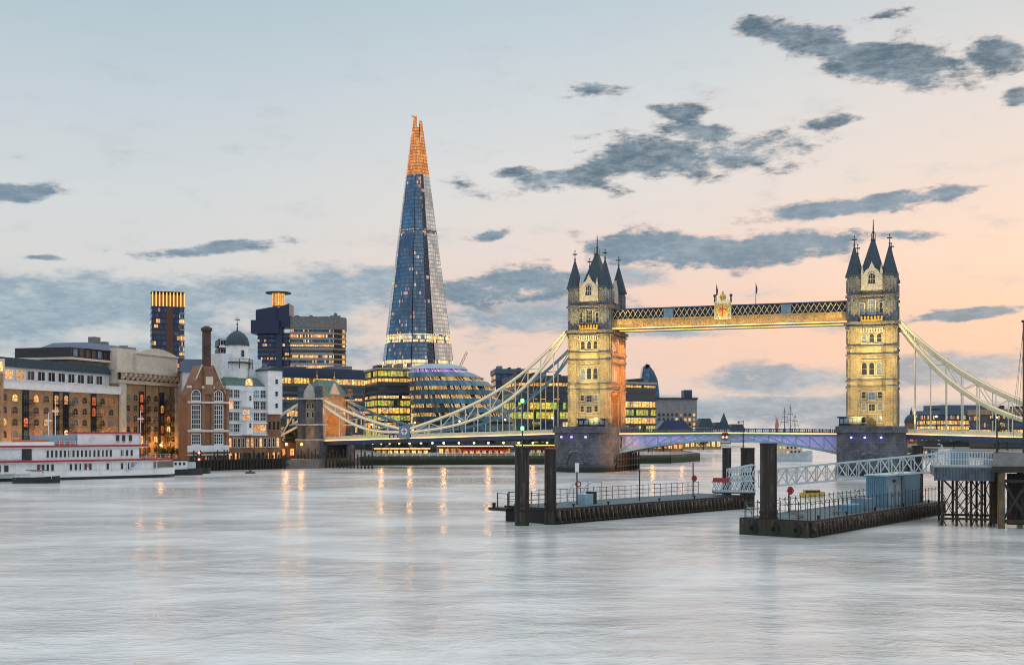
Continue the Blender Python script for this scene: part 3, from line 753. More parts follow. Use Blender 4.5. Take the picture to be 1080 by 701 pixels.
def shore_tower(base, sg, label):
    t = thing('shore_tower', label, 'gate tower', (base[0]+sg*100*UX, base[1]+sg*100*UY, 0.0), BA, 'gate towers at the ends of the chains')
    b = MB(); b.box(-4.6,4.6,-13,-7.2,-1,9.5); b.box(-4.6,4.6,7.2,13,-1,9.5); b.extrude(chamf(5.2,13.5,1),-1,2.0)
    part('base', b, M['granite'], t)
    prof = [(-11,9.3),(-5.4,9.3),(-5.4,14.5)]+[(-5.4*math.cos(math.pi*i/8), 14.5+4.6*math.sin(math.pi*i/8)) for i in range(1, 8)]+[(5.4,14.5),(5.4,9.3),(11,9.3),(11,25.0),(-11,25.0)]
    s = MB(); s.yz(prof, -3.2, 3.2); part('gatehouse', s, M['stone'], t)
    for sx in (-1, 1):
        for sy in (-1, 1):
            u = MB(); u.extrude(ngon(sx*3.3,sy*10.9,1.5), 9.3, 26.0); u.extrude(ngon(sx*3.3,sy*10.9,1.75), 26.0, 26.7); u.extrude(ngon(sx*3.3,sy*10.9,1.5), 26.7, 28.2)
            part('turret', u, M['granite_plain'], t)
    for z in (9.3, 14.6, 23.6):
        for sy in (-1, 1):
            s = MB(); y0, y1 = sorted((sy*7.3, sy*12.6)); s.extrude([(-4.95,y0),(4.95,y0),(4.95,y1),(-4.95,y1)], z, z+.6); part('string_course', s, M['stone_trim'], t)
    r = MB(); r.extrude([(-4.2,-11),(4.2,-11),(4.2,11),(-4.2,11)], 25.0, 30.8, [(-.3,-6.5),(.3,-6.5),(.3,6.5),(-.3,6.5)]); o = part('roof', r, M['copper'], t)
    for y in (-6.4, 6.4):
        f = MB(); f.tube((0,y,30.6),(0,y,34.2),.18,.06,6); f.ball((0,y,32),.4,8,4); part('finial', f, M['gold'], o)
    g = MB(); g.xz([(-2.4,23.6),(2.4,23.6),(2.4,26.2),(0,29.2),(-2.4,26.2)], -11.8, -11.1); part('gable', g, M['stone_trim'], t)
    g = MB(); g.yz([(-4.4,25.0),(4.4,25.0),(0,29.8)], sorted((-sg*3.2,-sg*3.7))[0], sorted((-sg*3.2,-sg*3.7))[1]); part('gable', g, M['stone_trim'], t)
    for z in (17.5, 20.6):
        for x in (-1.0, 1.0): put('window', window_mesh(.8,1.7,'stone_trim','pane_dark',0,.18,1,1), t, (x,-11.0,z))
    for y in (-7.8, 7.8):
        put('window', window_mesh(1.0,2.4,'stone_trim','pane_warm',.5,.18,1,2), t, (-sg*3.2,y,18.5), R(-90*sg))
shore_tower(SP, -1, 'small stone gate tower with green roof on the left shore, orange lit arch')
shore_tower(NP, 1, 'stone gate tower at the far right end of the bridge, outside the picture')

def bascule(base, sg, label):
    t = thing('bascule_leaf', label, 'bridge deck', (*base, 0.0), BA, 'opening leaves of the bridge')
    x0, x1 = 9.65, SPAN/2-.06
    ys = lambda x: 12.0+(x-9.6)*.009
    zb = lambda x: 9.9-3.9*((x1-x)/(x1-x0))**1.9
    def seg(mb, ya, yb, lo, hi, xa=x0, xb=x1):
        P = [(sg*xa,ys(xa)+lo),(sg*xb,ys(xb)+lo),(sg*xb,ys(xb)+hi),(sg*xa,ys(xa)+hi)]
        mb.xz(P if sg > 0 else P[::-1], ya, yb)
    d = MB(); seg(d, -8, 8, -.9, 0); part('road_deck', d, M['concrete'], t)
    g = MB()
    for y in (-8.3, 8.3): seg(g, y-.25, y+.25, -1.1, -.35)
    part('edge_girder', g, M['chain_blue'], t)
    p = MB(); n = 15
    for y in (-8.25, 8.25):
        seg(p, y-.12, y+.12, 1.0, 1.22); seg(p, y-.08, y+.08, .15, .35)
        for k in range(n+1):
            xx = x0+(x1-x0-.35)*k/n; seg(p, y-.16, y+.16, -.3, 1.3, xx, xx+.32)
        for k in range(n*4): seg(p, y-.05, y+.05, .35, 1.0, x0+(x1-x0-.2)*k/(n*4), x0+(x1-x0-.2)*k/(n*4)+.14)
    part('parapet', p, M['navy'], t)
    e = MB(); seg(e, -8.66, -8.57, -.3, -.02); part('light_strip', e, M['led'], t)
    for y in (-8.3, 8.3):
        c = MB(); P = [(sg*(x0+(x1-x0)*k/20), y, zb(x0+(x1-x0)*k/20)) for k in range(21)]
        for a, b in zip(P, P[1:]): c.beam(a, Vector(b)+(Vector(b)-Vector(a)).normalized()*.02, .5, .75)
        part('arch_rib', c, M['blue_paint'], t)
        b = MB(); n = 7
        for k in range(n):
            xa = x0+(x1-x0)*.86*k/n; xb = x0+(x1-x0)*.86*(k+1)/n
            b.beam((sg*xa,y,zb(xa)+.3),(sg*xa,y,ys(xa)-1.1),.34); b.beam((sg*xa,y,zb(xa)+.3),(sg*xb,y,ys(xb)-1.1),.34)
        part('bracing', b, M['blue_paint'], t)
    w_ = MB(); n = 12
    for k in range(n):
        xa = x0+(x1-x0)*k/n; xb = x0+(x1-x0)*(k+1)/n
        P = [(sg*xa,zb(xa)+.3),(sg*xb,zb(xb)+.3),(sg*xb,ys(xb)-.95),(sg*xa,ys(xa)-.95)]
        w_.xz(P if sg > 0 else P[::-1], -5.2, -4.9)
    part('web_plate', w_, M['white'], t)
bascule(SP, 1, 'left half of the opening roadway with pale blue arch rib, violet lit')
bascule(NP, -1, 'right half of the opening roadway with pale blue arch rib, violet lit')

# ------------------------------------------------------------------ lamps that light the bridge
def spot(name, loc, aim, power, col, size, blend=.4, r=.6):
    l = bpy.data.lights.new(name, 'SPOT'); l.energy = power; l.color = col; l.spot_size = R(size); l.spot_blend = blend; l.shadow_soft_size = r
    o = bpy.data.objects.new(name, l); COL.objects.link(o); o.location = loc
    o.rotation_euler = (Vector(aim)-Vector(loc)).to_track_quat('-Z', 'Y').to_euler(); return o
def bw(base, x, y, z): return (base[0]+x*UX+y*VX, base[1]+x*UY+y*VY, z)
def area(name, loc, aim, power, col, sx, sy, roll_x=None):
    l = bpy.data.lights.new(name, 'AREA'); l.shape = 'RECTANGLE'; l.size = sx; l.size_y = sy; l.energy = power; l.color = col
    o = bpy.data.objects.new(name, l); COL.objects.link(o); o.location = loc
    zdir = -(Vector(aim)-Vector(loc)).normalized(); xd = Vector(roll_x).normalized(); yd = zdir.cross(xd).normalized(); xd = yd.cross(zdir)
    o.rotation_euler = Matrix((xd, yd, zdir)).transposed().to_euler(); return o
K = 1.0
for base in (SP, NP):
    for x in (-6.5, 0, 6.5):
        spot('tower_floodlight', bw(base, x*.4, -17.0, 16.9), bw(base, x, -9.6, 19.5), 240*K, (1, .64, .15), 120, 1.0)
    for x in (-5.5, 5.5):
        spot('tower_floodlight', bw(base, x*.6, -23.4, 17.2), bw(base, x*.7, -9.6, 43.5), 140000*K, (1, .66, .16), 42, 1.0)
        spot('tower_floodlight', bw(base, x*.6, -23.6, 17.0), bw(base, x*.8, -9.6, 31.0), 42000*K, (1, .66, .17), 52, 1.0)
        spot('tower_floodlight', bw(base, x*.6, -23.8, 16.8), bw(base, x*.9, -9.6, 18.0), 12000*K, (1, .66, .17), 60, 1.0)
for y in (-6, 5):
    spot('side_floodlight', bw(SP, 9.5, y, 44.9), bw(SP, 5.9, y*.4, 26), 50000*K, (1, .30, .04), 95, .8)
    spot('side_floodlight', bw(SP, 13.5, y*1.55, 14.4), bw(SP, 5.9, y*.6, 25), 30000*K, (1, .30, .04), 100, .8)
spot('pier_floodlight', bw(SP, 26, -20, 8.5), bw(SP, 9, -12, 7), 16000*K, (1, .45, .14), 70, .8)
spot('side_floodlight', bw(NP, 13, -10.5, 14.4), bw(NP, 6, 0, 30), 7000*K, (1, .5, .18), 60, .6)
spot('shore_tower_floodlight', bw(SP, -84, 0, 10.5), bw(SP, -97, 0, 19), 60000*K, (1, .32, .05), 90, .6)
area('girder_light', bw(SP, SPAN/2, -9.6, 44.9), bw(SP, SPAN/2, -6.8, 47.0), 1800*K, (1, .54, .10), 70, .3, (UX, UY, 0))
spot('crest_floodlight', bw(SP, SPAN/2-1, -10.5, 46.0), bw(SP, SPAN/2-1, -7, 51), 2600*K, (1, .86, .25), 60, .6)
for base, sg in ((SP, 1), (NP, -1)):
    area('violet_light', bw(base, sg*25, -7.6, 10.75), bw(base, sg*25, -5.2, 8.6), 260*K, (.34, .26, 1), 28, .3, (UX, UY, 0))

# ------------------------------------------------------------------ buildings on the left bank
WA = math.atan2(.963, .27); WD = (math.cos(WA), math.sin(WA))
def warehouse(label, p0, L, z0, zc, cols, rows, ends, name='brick_warehouse'):
    """brick warehouse: x runs along the river front, outside is -y; cols = list of (x, kind)"""
    t = thing(name, label, 'building', (*p0, z0), WA, 'old brick warehouses on the left bank')
    w_ = MB(); w_.box(0, L, 0, 24, z0, zc); part('wall', w_, M['brick_tan'], t)
    zs = [zc-2.6-3.45*(k+1)+.6 for k in range(rows)]
    for x, kind in cols:
        if kind == 'w':
            for z in zs:
                if z > z0+.5: put('window', window_mesh(2.2, 1.95, 'brick_tan', lit_pick(.12, ('pane_warm', 'pane_yellow', 'pane_red')), .32, .22, 2, 2), t, (x, 0, z))
        else:
            s = MB(); s.box(x-1.5, x+1.5, -.06, -.003, z0+1, zc-2.2); part('loading_bay', s, M['dark'], t)
            for z in zs:
                if z > z0+.5:
                    d = put('door', window_mesh(1.9, 2.6, 'dark', random.choice(('pane_dark','pane_warm','pane_dark','pane_blue','pane_red')) if kind == 'b' else random.choice(('pane_warm','pane_dark','pane_yellow')), .25, .12, 2, 3, sill=False), t, (x, -.07, z-.4))
                    put('balcony', balc, t, (x+.5, 0, z-.55))
    for kind, a, b, c, d, e, f, mt in ends:
        s = MB(); s.box(a, b, c, d, e, f); part(kind, s, M[mt], t)
    return t
_b = MB(); _b.box(-1.9,1.9,-1.5,-.01,-.14,.0); _b.box(-1.9,1.9,-1.5,-1.42,1.0,1.08)
for k in range(10): _b.box(-1.85+k*.4,-1.78+k*.4,-1.49,-1.43,0,1.0)
for sx in (-1.9,1.82): _b.box(sx,sx+.08,-1.45,-.02,1.0,1.08); _b.beam((sx+.04,-1.3,-.14),(sx+.04,-.05,-1.1),.1)
balc = _b.mesh('balcony', [M['iron']])
p0 = (-142.6, 326.0)
cols = []
for i, k in enumerate('wwbwwbbwwbww'): cols.append((2.4+i*4.55, k if not (k == 'b' and i == 6) else 'c'))
L1 = 56.5
t = warehouse('long brown brick warehouse with arched windows and black balconies behind the white paddle boat', p0, L1, 3.0, 26.6, cols, 7,
    [('cornice', -.3, L1+.2, -.9, -.004, 24.5, 26.7, 'white'), ('cornice', -.3, L1+.2, -1.1, .3, 26.7, 27.0, 'white_wood')])
s = MB(); s.box(1.0, L1, 3.4, 22, 26.6, 31.0); o = part('top_storey', s, M['white_wood'], t)
for i in range(11):
    put('window', window_mesh(3.1, 2.6, 'white', 'pane_warm' if i in (1, 2) else 'pane_dark', 0, .2, 2, 1), t, (4+i*4.7, 3.4, 27.6))
s = MB(); s.xz([(.6,31.0),(L1+.2,31.0),(L1-2,33.6),(2.5,33.6)], 2.6, 21); part('roof', s, M['slate'], t)
s = MB(); s.box(-7.5, -.35, -2.2, 14, 3.0, 28.5); part('end_bay', s, M['brick_tan'], t)
s = MB(); s.box(-7.7, -.2, -2.5, 14, 28.5, 32.6); o = part('lit_loggia', s, M['stucco'], t)
for k in range(2):
    put('window', window_mesh(2.4, 2.6, 'stucco', 'pane_yellow', 0, .2, 2, 1), t, (-5.8+k*3.6, -2.5, 29.2))
for z in (9, 13, 17, 21, 25):
    for x in (-6, -2.5): put('window', window_mesh(1.5, 1.8, 'brick_tan', random.choice(('pane_dark','pane_blue')), .3, .22, 2, 2), t, (x, -2.2, z))
p1 = (p0[0]+WD[0]*(L1+.6), p0[1]+WD[1]*(L1+.6)); L2 = 35.5
t = warehouse('tall warehouse end block with cream segmental pediment and bracketed cornice, red lit loading bays', p1, L2, 3.0, 28.2,
    [(4.6,'w'),(8.8,'w'),(12.4,'b'),(16.6,'w'),(20.8,'w'),(24.6,'b'),(28.6,'w'),(31.4,'w')], 7,
    [('corner_pilaster', -.2, 2.8, -.7, -.004, 3.0, 28.0, 'stucco'), ('corner_pilaster', L2-2.8, L2+.2, -.7, -.004, 3.0, 28.0, 'stucco'),
     ('entablature', -.3, L2+.3, -.5, .4, 28.2, 29.4, 'stucco'), ('cornice', -1.6, L2+1.6, -2.3, .6, 31.7, 32.6, 'stucco'), ('frieze', -.2, L2+.2, -.35, .3, 29.4, 31.7, 'dark')])
bk = MB(); bk.yz([(-1.95,1.3),(-1.95,2.2),(-.36,2.2),(-.36,0),(-.8,.2)], -.6, .6); bk = bk.mesh('bracket', [M['stucco']])
for k in range(13): put('bracket', bk, t, (.8+k*2.83, 0, 29.5))
s = MB(); s.box(-.2, 12, .8, 22, 32.6, 39.6); s.box(12, L2-.5, .4, 22, 32.6, 38.0); part('attic', s, M['stucco'], t)
s = MB(); pr = [(9.5,32.61),(L2-1,32.61),(L2-1,38.6)]+[(9.5+(L2-10.5)*(1-i/10), 38.6+3.4*math.sin(math.pi*(.12+.76*i/10))-1.2) for i in range(11)]+[(9.5,38.6)]
s.xz(pr, -.1, .79); part('pediment', s, M['stucco'], t)
s = MB(); s.box(9.2, L2-.6, -.5, -.11, 38.3, 38.8); part('cornice', s, M['stucco'], t)
s = MB(); s.xz([(-17,33.0),(13,33.0),(13,34.79),(-17,34.79)], 6, 26); o = part('penthouse', s, M['stucco'], t)
s = MB(); s.box(.02, L2-.02, .62, 23.9, 28.2, 32.58); part('upper_wall', s, M['stucco'], t)
s = MB(); s.box(-20, 9, 3.5, 24, 35.5, 38.6); part('glazed_gallery', s, M['dark'], o)
s = MB(); s.box(-20.6, 11, 2.9, 25, 34.8, 35.5); part('balcony_slab', s, M['stucco'], o)
for k in range(9): put('window', window_mesh(2.2, 2.3, 'dark', random.choice(('pane_blue','pane_dark','pane_dark')), 0, .12, 1, 1), t, (-18+k*3.1, 3.5, 35.9))
s = MB(); s.extrude([(-13,2.8),(15,2.8),(15,22),(-13,22)], 38.6, 41.0, [(-8,7),(9,7),(9,19),(-8,19)]); part('dark_roof', s, M['navy'], o)

for k, (x, y, w_, h_) in enumerate(((4, 12, 3, 2.2), (14, 15, 2, 3.0), (22, 11, 4, 1.6), (27, 16, 1.6, 2.6))):
    s = MB(); s.box(x, x+w_, y, y+2.6, 39.6 if x < 12 else 38.0, (39.6 if x < 12 else 38.0)+h_+2); part('rooftop_plant', s, M['concrete'], t)
for x in (3.2, 14.6, 22.6, 30.0):
    s = MB(); s.tube((x,-.12,3.2),(x,-.12,28.1),.11,.11,6); part('drainpipe', s, M['iron'], t)
# brewhouse that stands straight out of the river
BH0 = (-103.3, 374.4); BHA = math.atan2(26, 27.2)
t = thing('brick_brewhouse', 'red brick brewhouse with twin gabled bays, white boarded middle, domed lantern and tall chimney', 'building', (*BH0, 2.0), BHA)
def bx(name, a, b, c, d, e, f, mt, par=None, label=None):
    s = MB(); s.box(a, b, c, d, e, f); return part(name, s, M[mt], par or t, label=label)
bx('wall', 0, 14.4, 0, 6, 1.2, 24.5, 'brick_red', label='red brick twin gabled bay')
s = MB(); s.xz([(.9,24.5),(13.5,24.5),(9.2,33.8),(5.2,33.8)], .02, 6); part('gable', s, M['brick_red'], t)
for x in (2.9, 10.6):
    s = MB(); s.xz([(x-2.5,26.2),(x+2.5,26.2),(x+2.5,25.4+1.3),(x+1.6,26.7),(x+1.5,27.8),(x,29.4),(x-1.5,27.8),(x-1.6,26.7),(x-2.5,26.7)], -.5, -.002); part('gable', s, M['brick_red'], t)
for x in (0, 4.85, 8.1, 13.5): bx('pilaster', x, x+.95, -.6, -.004, 1.2, 26.4, 'brick_red'); bx('pilaster_cap', x-.15, x+1.1, -.75, .3, 26.4, 27.2, 'stucco')
for z, h_, m_ in ((6.0, 2.1, 'white_wood'), (12.4, .7, 'stucco'), (21.6, .6, 'stucco'), (4.9, .4, 'stucco')): bx('string_course', -.1, 14.5, -.75, -.02, z, z+h_, m_)
for x in (2.9, 10.9):
    for z, h in ((8.5, 3.2), (13.5, 7.4)): put('window', window_mesh(3.0, h, 'white', 'pane_dark', .0, .25, 4, 3 if h < 4 else 5), t, (x, 0, z))
    put('window', window_mesh(2.9, 3.3, 'white', 'pane_dark', .5, .25, 4, 2), t, (x, -.5 if x > 99 else 0, 22.5))
for k, x in enumerate((1.6, 4.0, 6.6, 9.6, 12.4)): put('window', window_mesh(1.3, 3.0, 'white_wood', 'pane_dark' if k != 2 else 'pane_warm', .5, .25, 2, 3), t, (x, 0, 1.6))
s = MB(); s.xz([(5.5,24.6),(8.9,24.6),(8.9,33.5),(5.5,33.5)], -.8, 2.4); o = part('chimney_stack', s, M['brick_red'], t)
s = MB(); s.extrude(ngon(7.2,.9,1.42,12), 33.5, 45.0); s.extrude(ngon(7.2,.9,1.85,12), 45.0, 45.9); s.extrude(ngon(7.2,.9,1.7,12), 45.9, 46.6, ngon(7.2,.9,.7,12)); part('chimney', s, M['brick_dark'], t)
s = MB(); s.beam((.7,-.06,24.6),(5.1,-.06,34.0),.28,.3); s.beam((13.7,-.06,24.6),(9.3,-.06,34.0),.28,.3); part('gable_coping', s, M['stucco'], t)
bx('tablet', 5.9, 8.5, -.95, -.81, 27.6, 30.2, 'stucco')
# white boarded middle
bx('wall', 14.42, 29.6, 1.0, 19, 11.2, 27.6, 'white_wood', label='white boarded wall'); bx('base_wall', 14.42, 35, .4, 19, 1.2, 11.2, 'brick_red')
bx('wall', 29.62, 35, .8, 19, 11.2, 18.4, 'brick_red', label='red brick wall below the white hoist tower')
for z in (11.3, 15.2, 19.0, 22.8): bx('gallery_rail', 14.4, 29.6, .3, .98, z, z+.35, 'white')
for z in (12.4, 16.2, 20.0, 23.8):
    for k in range(6):
        if k in (2, 3): continue
        put('window', window_mesh(2.0, 2.5, 'white', random.choice(('pane_dark','pane_dark','pane_blue','pane_dark','pane_warm')), 0, .12, 3, 2), t, (15.7+k*2.5, 1.0, z))
for k in range(12): put('window', window_mesh(.8, 3.0, 'stucco', random.choice(('pane_dark','pane_warm','pane_dark')), .5, .16, 1, 2), t, (15.4+k*1.65, .4, 7.4))
for z0_, z1_ in ((11.6, 16.0), (20.6, 25.8)):
    s = MB(); s.extrude([(19.4,1.0),(20.6,-1.6),(22.9,-1.6),(24.1,1.0)], z0_, z1_); o = part('hoist_bay', s, M['white'], t)
    s = MB(); s.extrude([(19.1,1.0),(20.4,-1.9),(23.1,-1.9),(24.4,1.0)], z1_, z1_+.4); part('bay_roof', s, M['white_wood'], o)
    put('window', window_mesh(.8, 1.5, 'white_wood', 'pane_dark', 0, .1, 1, 2), t, (21.75, -1.6, z0_+2.2))
for z in (16.3, 18.3): put('window', window_mesh(2.6, 1.5, 'white', 'pane_warm', 0, .1, 3, 1), t, (21.75, 1.0, z))
for k in range(8): put('window', window_mesh(.95, 3.0, 'brick_red', 'pane_warm' if k < 3 else 'pane_dark', .5, .2, 1, 2), t, (15.6+k*1.75, .4, 2.6))
for k in range(3): put('window', window_mesh(.95, 3.0, 'brick_red', 'pane_warm', .5, .2, 1, 2), t, (30.2+k*1.8, .4, 2.6))
for k in range(3): put('window', window_mesh(1.0, 2.8, 'brick_red', 'pane_dark', .4, .2, 1, 2), t, (30.6+k*1.7, .8, 13.2))
s = MB(); s.box(29.4, 34.9, -.4, 8, 18.4, 33.0); o = part('hoist_tower', s, M['white'], t)
s = MB(); s.xz([(29.0,33.0),(35.3,33.0),(35.3,33.4),(32.1,34.6),(29.0,33.4)], -.7, 8.3); part('roof', s, M['slate'], o)
for z in (20.5, 24.5, 28.6): put('window', window_mesh(1.0, 1.5, 'white_wood', 'pane_dark', 0, .1, 1, 2), t, (32.6, -.4, z))
s = MB(); s.extrude([(14.4,1.2),(29.3,1.2),(29.3,18),(14.4,18)], 27.6, 30.6, [(16,5),(28,5),(28,15),(16,15)]); part('roof', s, M['copper'], t)
put('window', window_mesh(2.6, 2.4, 'stucco', 'pane_yellow', .5, .2, 3, 1), t, (23.2, 1.6, 27.7))
bx('roof_block', 15.5, 20.0, 6, 14, 30.0, 38.5, 'white_wood'); bx('roof_block', 26.5, 31.5, 7, 14, 30.0, 37.0, 'white_wood')
s = MB(); s.extrude(ngon(22.6,8,3.7,8), 30.4, 41.4); o = part('lantern', s, M['white'], t)
s = MB(); s.extrude(ngon(22.6,8,5.2,8), 35.4, 35.8)
for i in range(8):
    a = ngon(22.6,8,5.0,8); p, q = a[i], a[(i+1) % 8]; s.beam((*p,36.8),(*q,36.8),.12); s.beam((*p,35.8),(*p,36.9),.16); s.beam((*p,33.5),(*p,35.4),.2)
part('gallery', s, M['dark'], o)
for i in (4, 5, 6):
    a = 2*math.pi*i/8+math.pi/8; s = MB()
s = MB(); s.lathe(22.6,8,[(4.1,41.4),(4.0,42.4),(3.5,44.0),(2.4,45.4),(1.1,46.2),(.25,46.5),(.2,47.8)],16); part('dome', s, M['slate'], o, True)
for i in range(8):
    s2 = None
s = MB(); s.tube((22.6,8,46.4),(22.6,8,51.2),.14,.06,6); s.box(21.6,23.6,7.95,8.05,50.0,50.3); s.ball((22.6,8,48.6),.35,8,4); part('weathervane', s, M['dark'], o)
for x, z in ((22.6, 37.6),): put('window', window_mesh(1.2, 2.2, 'white_wood', 'pane_dark', .4, .15, 1, 2), t, (x, 8-3.42, z))

# flats just behind the brewhouse
t = thing('apartment_block', 'stepped white flats with dark blue pitched roof between the warehouse and the brick chimney', 'building', (-108.5, 402, 3.0), R(20))
bx('wall', -4, 16, 0, 14, 3.0, 33, 'white_wood'); s = MB(); s.extrude([(-5,-.6),(10,-.6),(10,14),(-5,14)], 33, 37.5, [(-3,4),(8,4),(8,11),(-3,11)]); part('roof', s, M['navy'], t)
for k in range(4):
    bx('balcony_slab', 7+k*.4, 17-k*.8, -1.4, -.004, 32.4+k*3.0, 33.0+k*3.0, 'white')
    bx('upper_storey', 8, 16-k*.8, 0, 12, 33.0+k*3.0+.004, 35.4+k*3.0, 'dark')
    for j in range(3): put('window', window_mesh(1.7, 1.7, 'white', random.choice(('pane_dark','pane_blue')), 0, .12, 2, 1), t, (9.5+j*2.2, 0, 33.3+k*3.0))

# ------------------------------------------------------------------ towers and office blocks
def curtain_block(name, label, px0, px1, d0, d1, ytop, z0, floors, depth, glass, slab, roof=None, band=.62, side=True, cat='building', group=None, body='dark', over=.35):
    a = Vector((X(px0, d0), d0)); b = Vector((X(px1, d1), d1)); L = (b-a).length; rot = math.atan2(b.y-a.y, b.x-a.x)
    zt = Z(ytop, (d0+d1)/2); t = thing(name, label, cat, (a.x, a.y, z0), rot, group)
    s = MB(); s.box(0, L, 0, depth, z0, zt); part('core', s, M[body], t)
    h = (zt-z0)/floors
    for k in range(floors):
        za = z0+k*h+h*(1-band)*.5; zb = za+h*band
        s = MB()
        s.face([(0,-.15,za),(L,-.15,za),(L,-.15,zb),(0,-.15,zb)]); s.face([(L+.15,0,za),(L+.15,depth,za),(L+.15,depth,zb),(L+.15,0,zb)]); s.face([(-.15,depth,za),(-.15,0,za),(-.15,0,zb),(-.15,depth,zb)])
        part('window_band', s, glass[k % len(glass)], t)
        s = MB(); s.box(-over, L+over, -over-.1, depth+over, zb+.01, zb+h*(1-band)-.01); part('spandrel', s, slab, t)
    if roof:
        s = MB(); s.box(-.8, L+.8, -.9, depth+.8, zt+.02, zt+roof[0]); part('roof', s, roof[1], t)
        rr = random.Random(int(px0)); x = L*.08
        while x < L*.9:
            w_ = min(rr.uniform(.05, .16)*L, 9); h_ = rr.uniform(1.0, 2.6)
            s = MB(); s.box(x, x+w_, depth*.2, depth*.6, zt+roof[0], zt+roof[0]+h_); part('rooftop_plant', s, M['concrete'] if rr.random() < .5 else M['dark'], t)
            x += w_+rr.uniform(.1, .3)*L
    return t, L, zt, h
G = {}
G['office'] = glazing('office_glass', 1.5, 30, .62, (.05,.09,.14), power=1.5)
G['office_dim'] = glazing('dim_office_glass', 1.5, 30, .34, (.045,.09,.15), power=1.2)
G['office_gold'] = glazing('golden_office_glass', 1.8, 30, .85, (.08,.10,.12), warm=((1,.40,.05),(1,.55,.10),(1,.66,.2)), power=1.6)
G['office_green'] = glazing('green_lit_office_glass', 1.6, 30, .66, (.03,.09,.08), warm=((.62,.62,.05),(1,.62,.06),(.36,.5,.1)), power=1.25)
G['office_navy'] = glazing('navy_office_glass', 2.2, 30, .22, (.03,.06,.14), power=1.5)
slab_d = plain('dark_spandrel', (.05,.06,.075), .5, .1); slab_b = plain('blue_spandrel', (.07,.12,.19), .4, .2); slab_p = plain('pale_spandrel', (.30,.29,.27), .7); slab_n = plain('navy_spandrel', (.018,.03,.075), .35, .2)
M['blue_glass'] = plain('blue_glass_roof', (.02,.045,.11), .25, .2, .2)

# tower with a golden crown
t, L, zt, h = curtain_block('apartment_tower', 'slim dark apartment tower with a glowing golden louvred crown on the far left', 160, 189, 1290, 1300, 324, 3.0, 24, 26, [G['office_navy']], slab_n, None, .7)
s = MB(); s.box(-.2, L+6, -.3, 26, zt+.1, zt+1.0); part('roof', s, M['dark'], t)
for k in range(10):
    s = MB(); x = .3+(L+4.6)*k/9; s.box(x, x+1.2, -.6, .5, zt+1.0, zt+16.5); part('crown_fin', s, glow('crown_glow', (1,.52,.13), 1.2, (.5,.3,.1)) if k == 0 else bpy.data.materials['crown_glow'], t)
s = MB(); s.box(.5, L+5, 1.2, 22, zt+1.0, zt+14.0); part('crown_core', s, plain('bronze_crown', (.30,.15,.05), .5, .3), t)
s = MB(); s.box(-.3, L+6.2, -.9, 24, zt+16.5, zt+17.4); part('crown_rim', s, M['dark'], t)
s = MB(); s.box(L*.52, L*.78, -.8, -.5, 3.0, zt); part('brown_panel', s, plain('brown_cladding', (.10,.045,.035), .6), t)
for k in range(24):
    s = MB(); s.box(L+.2, L+5.6, 1.0, 24, 4+k*h, 4+k*h+h*.72); part('side_bay', s, G['office_dim'] if k % 3 else G['office_gold'], t)
    s = MB(); s.box(L+.1, L+6.0, .6, 24.2, 4+k*h+h*.74, 4+k*h+h*.98); part('balcony', s, slab_p, t)
# hospital tower: slender dark tower with an overhanging top and the wider lit slab
HD = 1160
t, L, zt, h = curtain_block('hospital_tower', 'dark navy tower with overhanging lecture box and small lit drum on its roof', 272, 305, HD, HD, 352, 3.0, 24, 24, [G['office_dim'], G['office_navy']], slab_n, None, .55)
s = MB(); s.box(-5.5, 22, -7, 22, Z(352,HD), Z(338,HD)); part('overhang', s, slab_n, t)
s = MB(); s.xz([(-1.5,Z(338,HD)+.1),(19,Z(338,HD)+.1),(19,Z(323,HD)),(-1.5,Z(327,HD))], -3, 20); part('upper_box', s, slab_n, t)
s = MB(); s.xz([(19.1,Z(345,HD)),(L+.4,Z(345,HD)),(L+.4,Z(320,HD)),(19.1,Z(325,HD))], -2, 22); part('stair_tower', s, slab_n, t)
s = MB(); s.box(18.5, 24.5, -4, 2, 3.0, Z(345,HD)); part('stair_shaft', s, M['navy'], t)
s = MB(); s.extrude(ngon(19,6,6.2,14), Z(322,HD), Z(309,HD)); part('lit_drum', s, glazing('drum_glass', 2.6, 40, .9, (.2,.16,.1), power=1.6, mull=.25), t)
s = MB(); s.extrude(ngon(19,6,12.6,16), Z(309,HD), Z(307.6,HD)); part('drum_roof', s, M['dark'], t)
t, L, zt, h = curtain_block('hospital_block', 'broad grey slab block with warm lit window bands beside the navy tower', 306.5, 351, HD+2, HD+6, 346, 3.0, 22, 34, [G['office'], G['office_dim'], G['office_gold'], G['office_dim']], slab_p, (11.5, M['concrete']), .52)
for k in range(22):
    s = MB(); s.face([(L+.5,.3,3+k*h+h*.15),(L+11.5,10,3+k*h+h*.15),(L+11.5,10,3+k*h+h*.85),(L+.5,.3,3+k*h+h*.85)]); s.face([(L+.5,.3,3+k*h+h*.15),(L+.5,.3,3+k*h+h*.85),(L+11.5,10,3+k*h+h*.85),(L+11.5,10,3+k*h+h*.15)]) if False else None
    part('corner_band', s, G['office'] if k % 2 else G['office_gold'], t)
    s = MB(); s.extrude([(L+.3,-.1),(L+12,9.6),(L+12,33),(L+.3,33)], 3+k*h+h*.85, 3+(k+1)*h+h*.14); part('corner_slab', s, plain('blush_concrete', (.32,.25,.22), .8) if k == 0 else bpy.data.materials['blush_concrete'], t)
s = MB(); s.extrude([(L+.9,.4),(L+11.4,10),(L+11.4,32),(L+.9,32)], 3, zt); part('corner_core', s, M['dark'], t)
s = MB(); s.extrude([(L+.9,-.2),(L+12.4,9.6),(L+12.4,33),(L+.9,33)], zt+.02, zt+11.5); part('corner_roof', s, M['concrete'], t)
